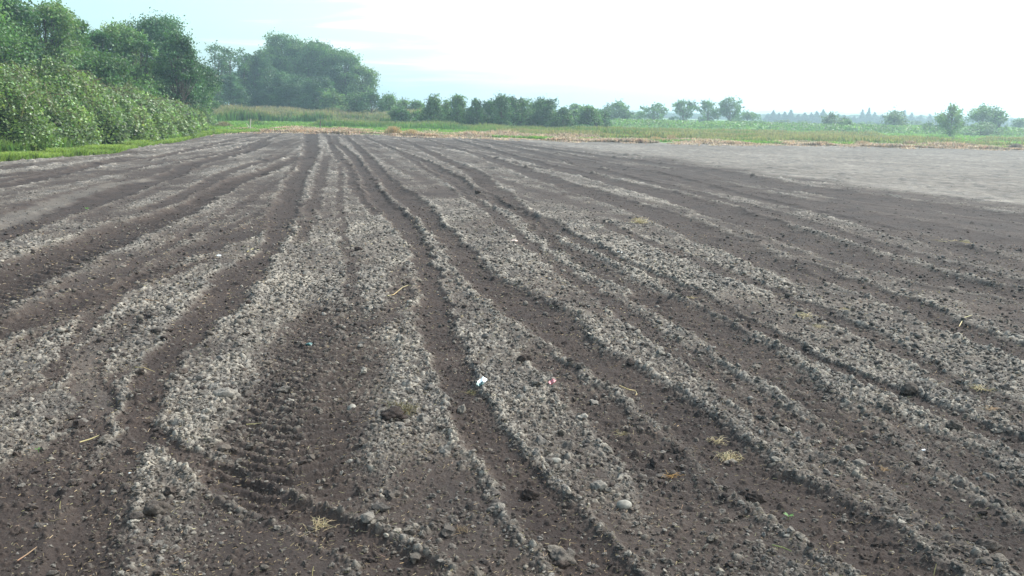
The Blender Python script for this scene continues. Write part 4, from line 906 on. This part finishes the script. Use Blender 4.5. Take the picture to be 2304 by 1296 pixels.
# far edge: stakes and tussocks
def stake(px, py, hpx, mat, label, fork=False):
    x, y = gnd(px, py); x, y = float(x), float(y); e = empty('wooden_stake', (x, y, 0), label, 'stake'); h_ = pxm(px, py, hpx)
    V, F = tube([(0, 0, -0.1), (0.02, 0, h_ * 0.55), (0.06, 0, h_)], [0.045, 0.042, 0.035], 8); mesh_np('post', V, F, mat, e, smooth=True)
    if fork:
        V, F = tube([(0, 0, -0.05), (-0.12, 0, h_ * 0.4), (-0.24, 0.02, h_ * 0.62)], [0.035, 0.03, 0.02], 6); mesh_np('side_branch', V, F, mat, e, smooth=True)
stake(563, 294, 26, POST, 'pale forked wooden stake at the far left corner of the field', True)
stake(720, 296, 24, POSTD, 'thin dark wooden stake at the far edge of the field')
def tussock(px, py, wpx, hpx, label, col=(0.46, 0.36, 0.20), n=700):
    rs = RS(int(px)); x, y = gnd(px, py); x, y = float(x), float(y); R = pxm(px, py, wpx) / 2; h_ = pxm(px, py, hpx)
    X, Y = rs.normal(0, R * 0.45, n), rs.normal(0, R * 0.35, n)
    hh = h_ * rs.uniform(0.6, 1.1, n) * np.exp(-(X / (R * 1.3)) ** 2)
    V, F, C = blades(X, Y, hh, 0.035, rs, 0.35, 0, colv(col, n, rs, 0.25)); o = mesh_np('straw_tussock', V, F, STRAW, col=C); o.location = (x, y, 0); tag(o, label, 'grass tussock', 'straw tussocks on the far edge')
tussock(885, 304, 38, 20, 'tall upright straw tussock, left one of the pair behind the field')
tussock(926, 306, 36, 15, 'lower spreading straw tussock, right one of the pair behind the field')
tussock(1475, 319, 34, 12, 'tan rounded tussock at the far edge below the second airy tree')
tussock(1511, 317, 26, 13, 'small tan tussock right of the rounded one at the far edge')
tussock(502, 287, 40, 14, 'dull brown dead weeds left of the forked stake', (0.26, 0.24, 0.14))
tussock(640, 292, 40, 8, 'low brown dead weeds between the two stakes', (0.33, 0.23, 0.15))
tussock(790, 299, 70, 8, 'dark brown dead weeds right of the thin dark stake', (0.17, 0.13, 0.10))
tussock(2047, 330, 34, 14, 'tan tussock at the far edge left of the vase shaped shrub', (0.40, 0.31, 0.22))
tussock(2180, 333, 34, 11, 'brown tussock at the far edge under the wide tree', (0.30, 0.24, 0.19))
tussock(2285, 336, 30, 13, 'grey brown tussock at the far edge by the right border', (0.22, 0.19, 0.17))
tussock(1850, 327, 34, 10, 'low tan tussock at the far edge below the left spruces', (0.40, 0.31, 0.20))
tussock(1940, 328, 40, 12, 'broad tan tussock at the far edge below the pair of spruces', (0.42, 0.33, 0.22))

# ------------------------------------------------------------------ haze
V = np.array([(x, y, z) for x in (-1500, 1500) for y in (-300, 1700) for z in (-2.5, 34)], float)
F = np.array([(0, 1, 3, 2), (4, 6, 7, 5), (0, 4, 5, 1), (2, 3, 7, 6), (0, 2, 6, 4), (1, 5, 7, 3)])
m, nt_, N, L = new_mat('haze_air'); out = N('ShaderNodeOutputMaterial'); pv = N('ShaderNodeVolumePrincipled')
pv.inputs['Color'].default_value = (0.66, 0.90, 1.0, 1); pv.inputs['Density'].default_value = 0.0018; pv.inputs['Anisotropy'].default_value = 0.6
L(pv.outputs[0], out.inputs['Volume'])
hz = mesh_np('haze', V, F, m); tag(hz, kind='stuff'); hz.display_type = 'WIRE'
print('objects', len(SC.objects))
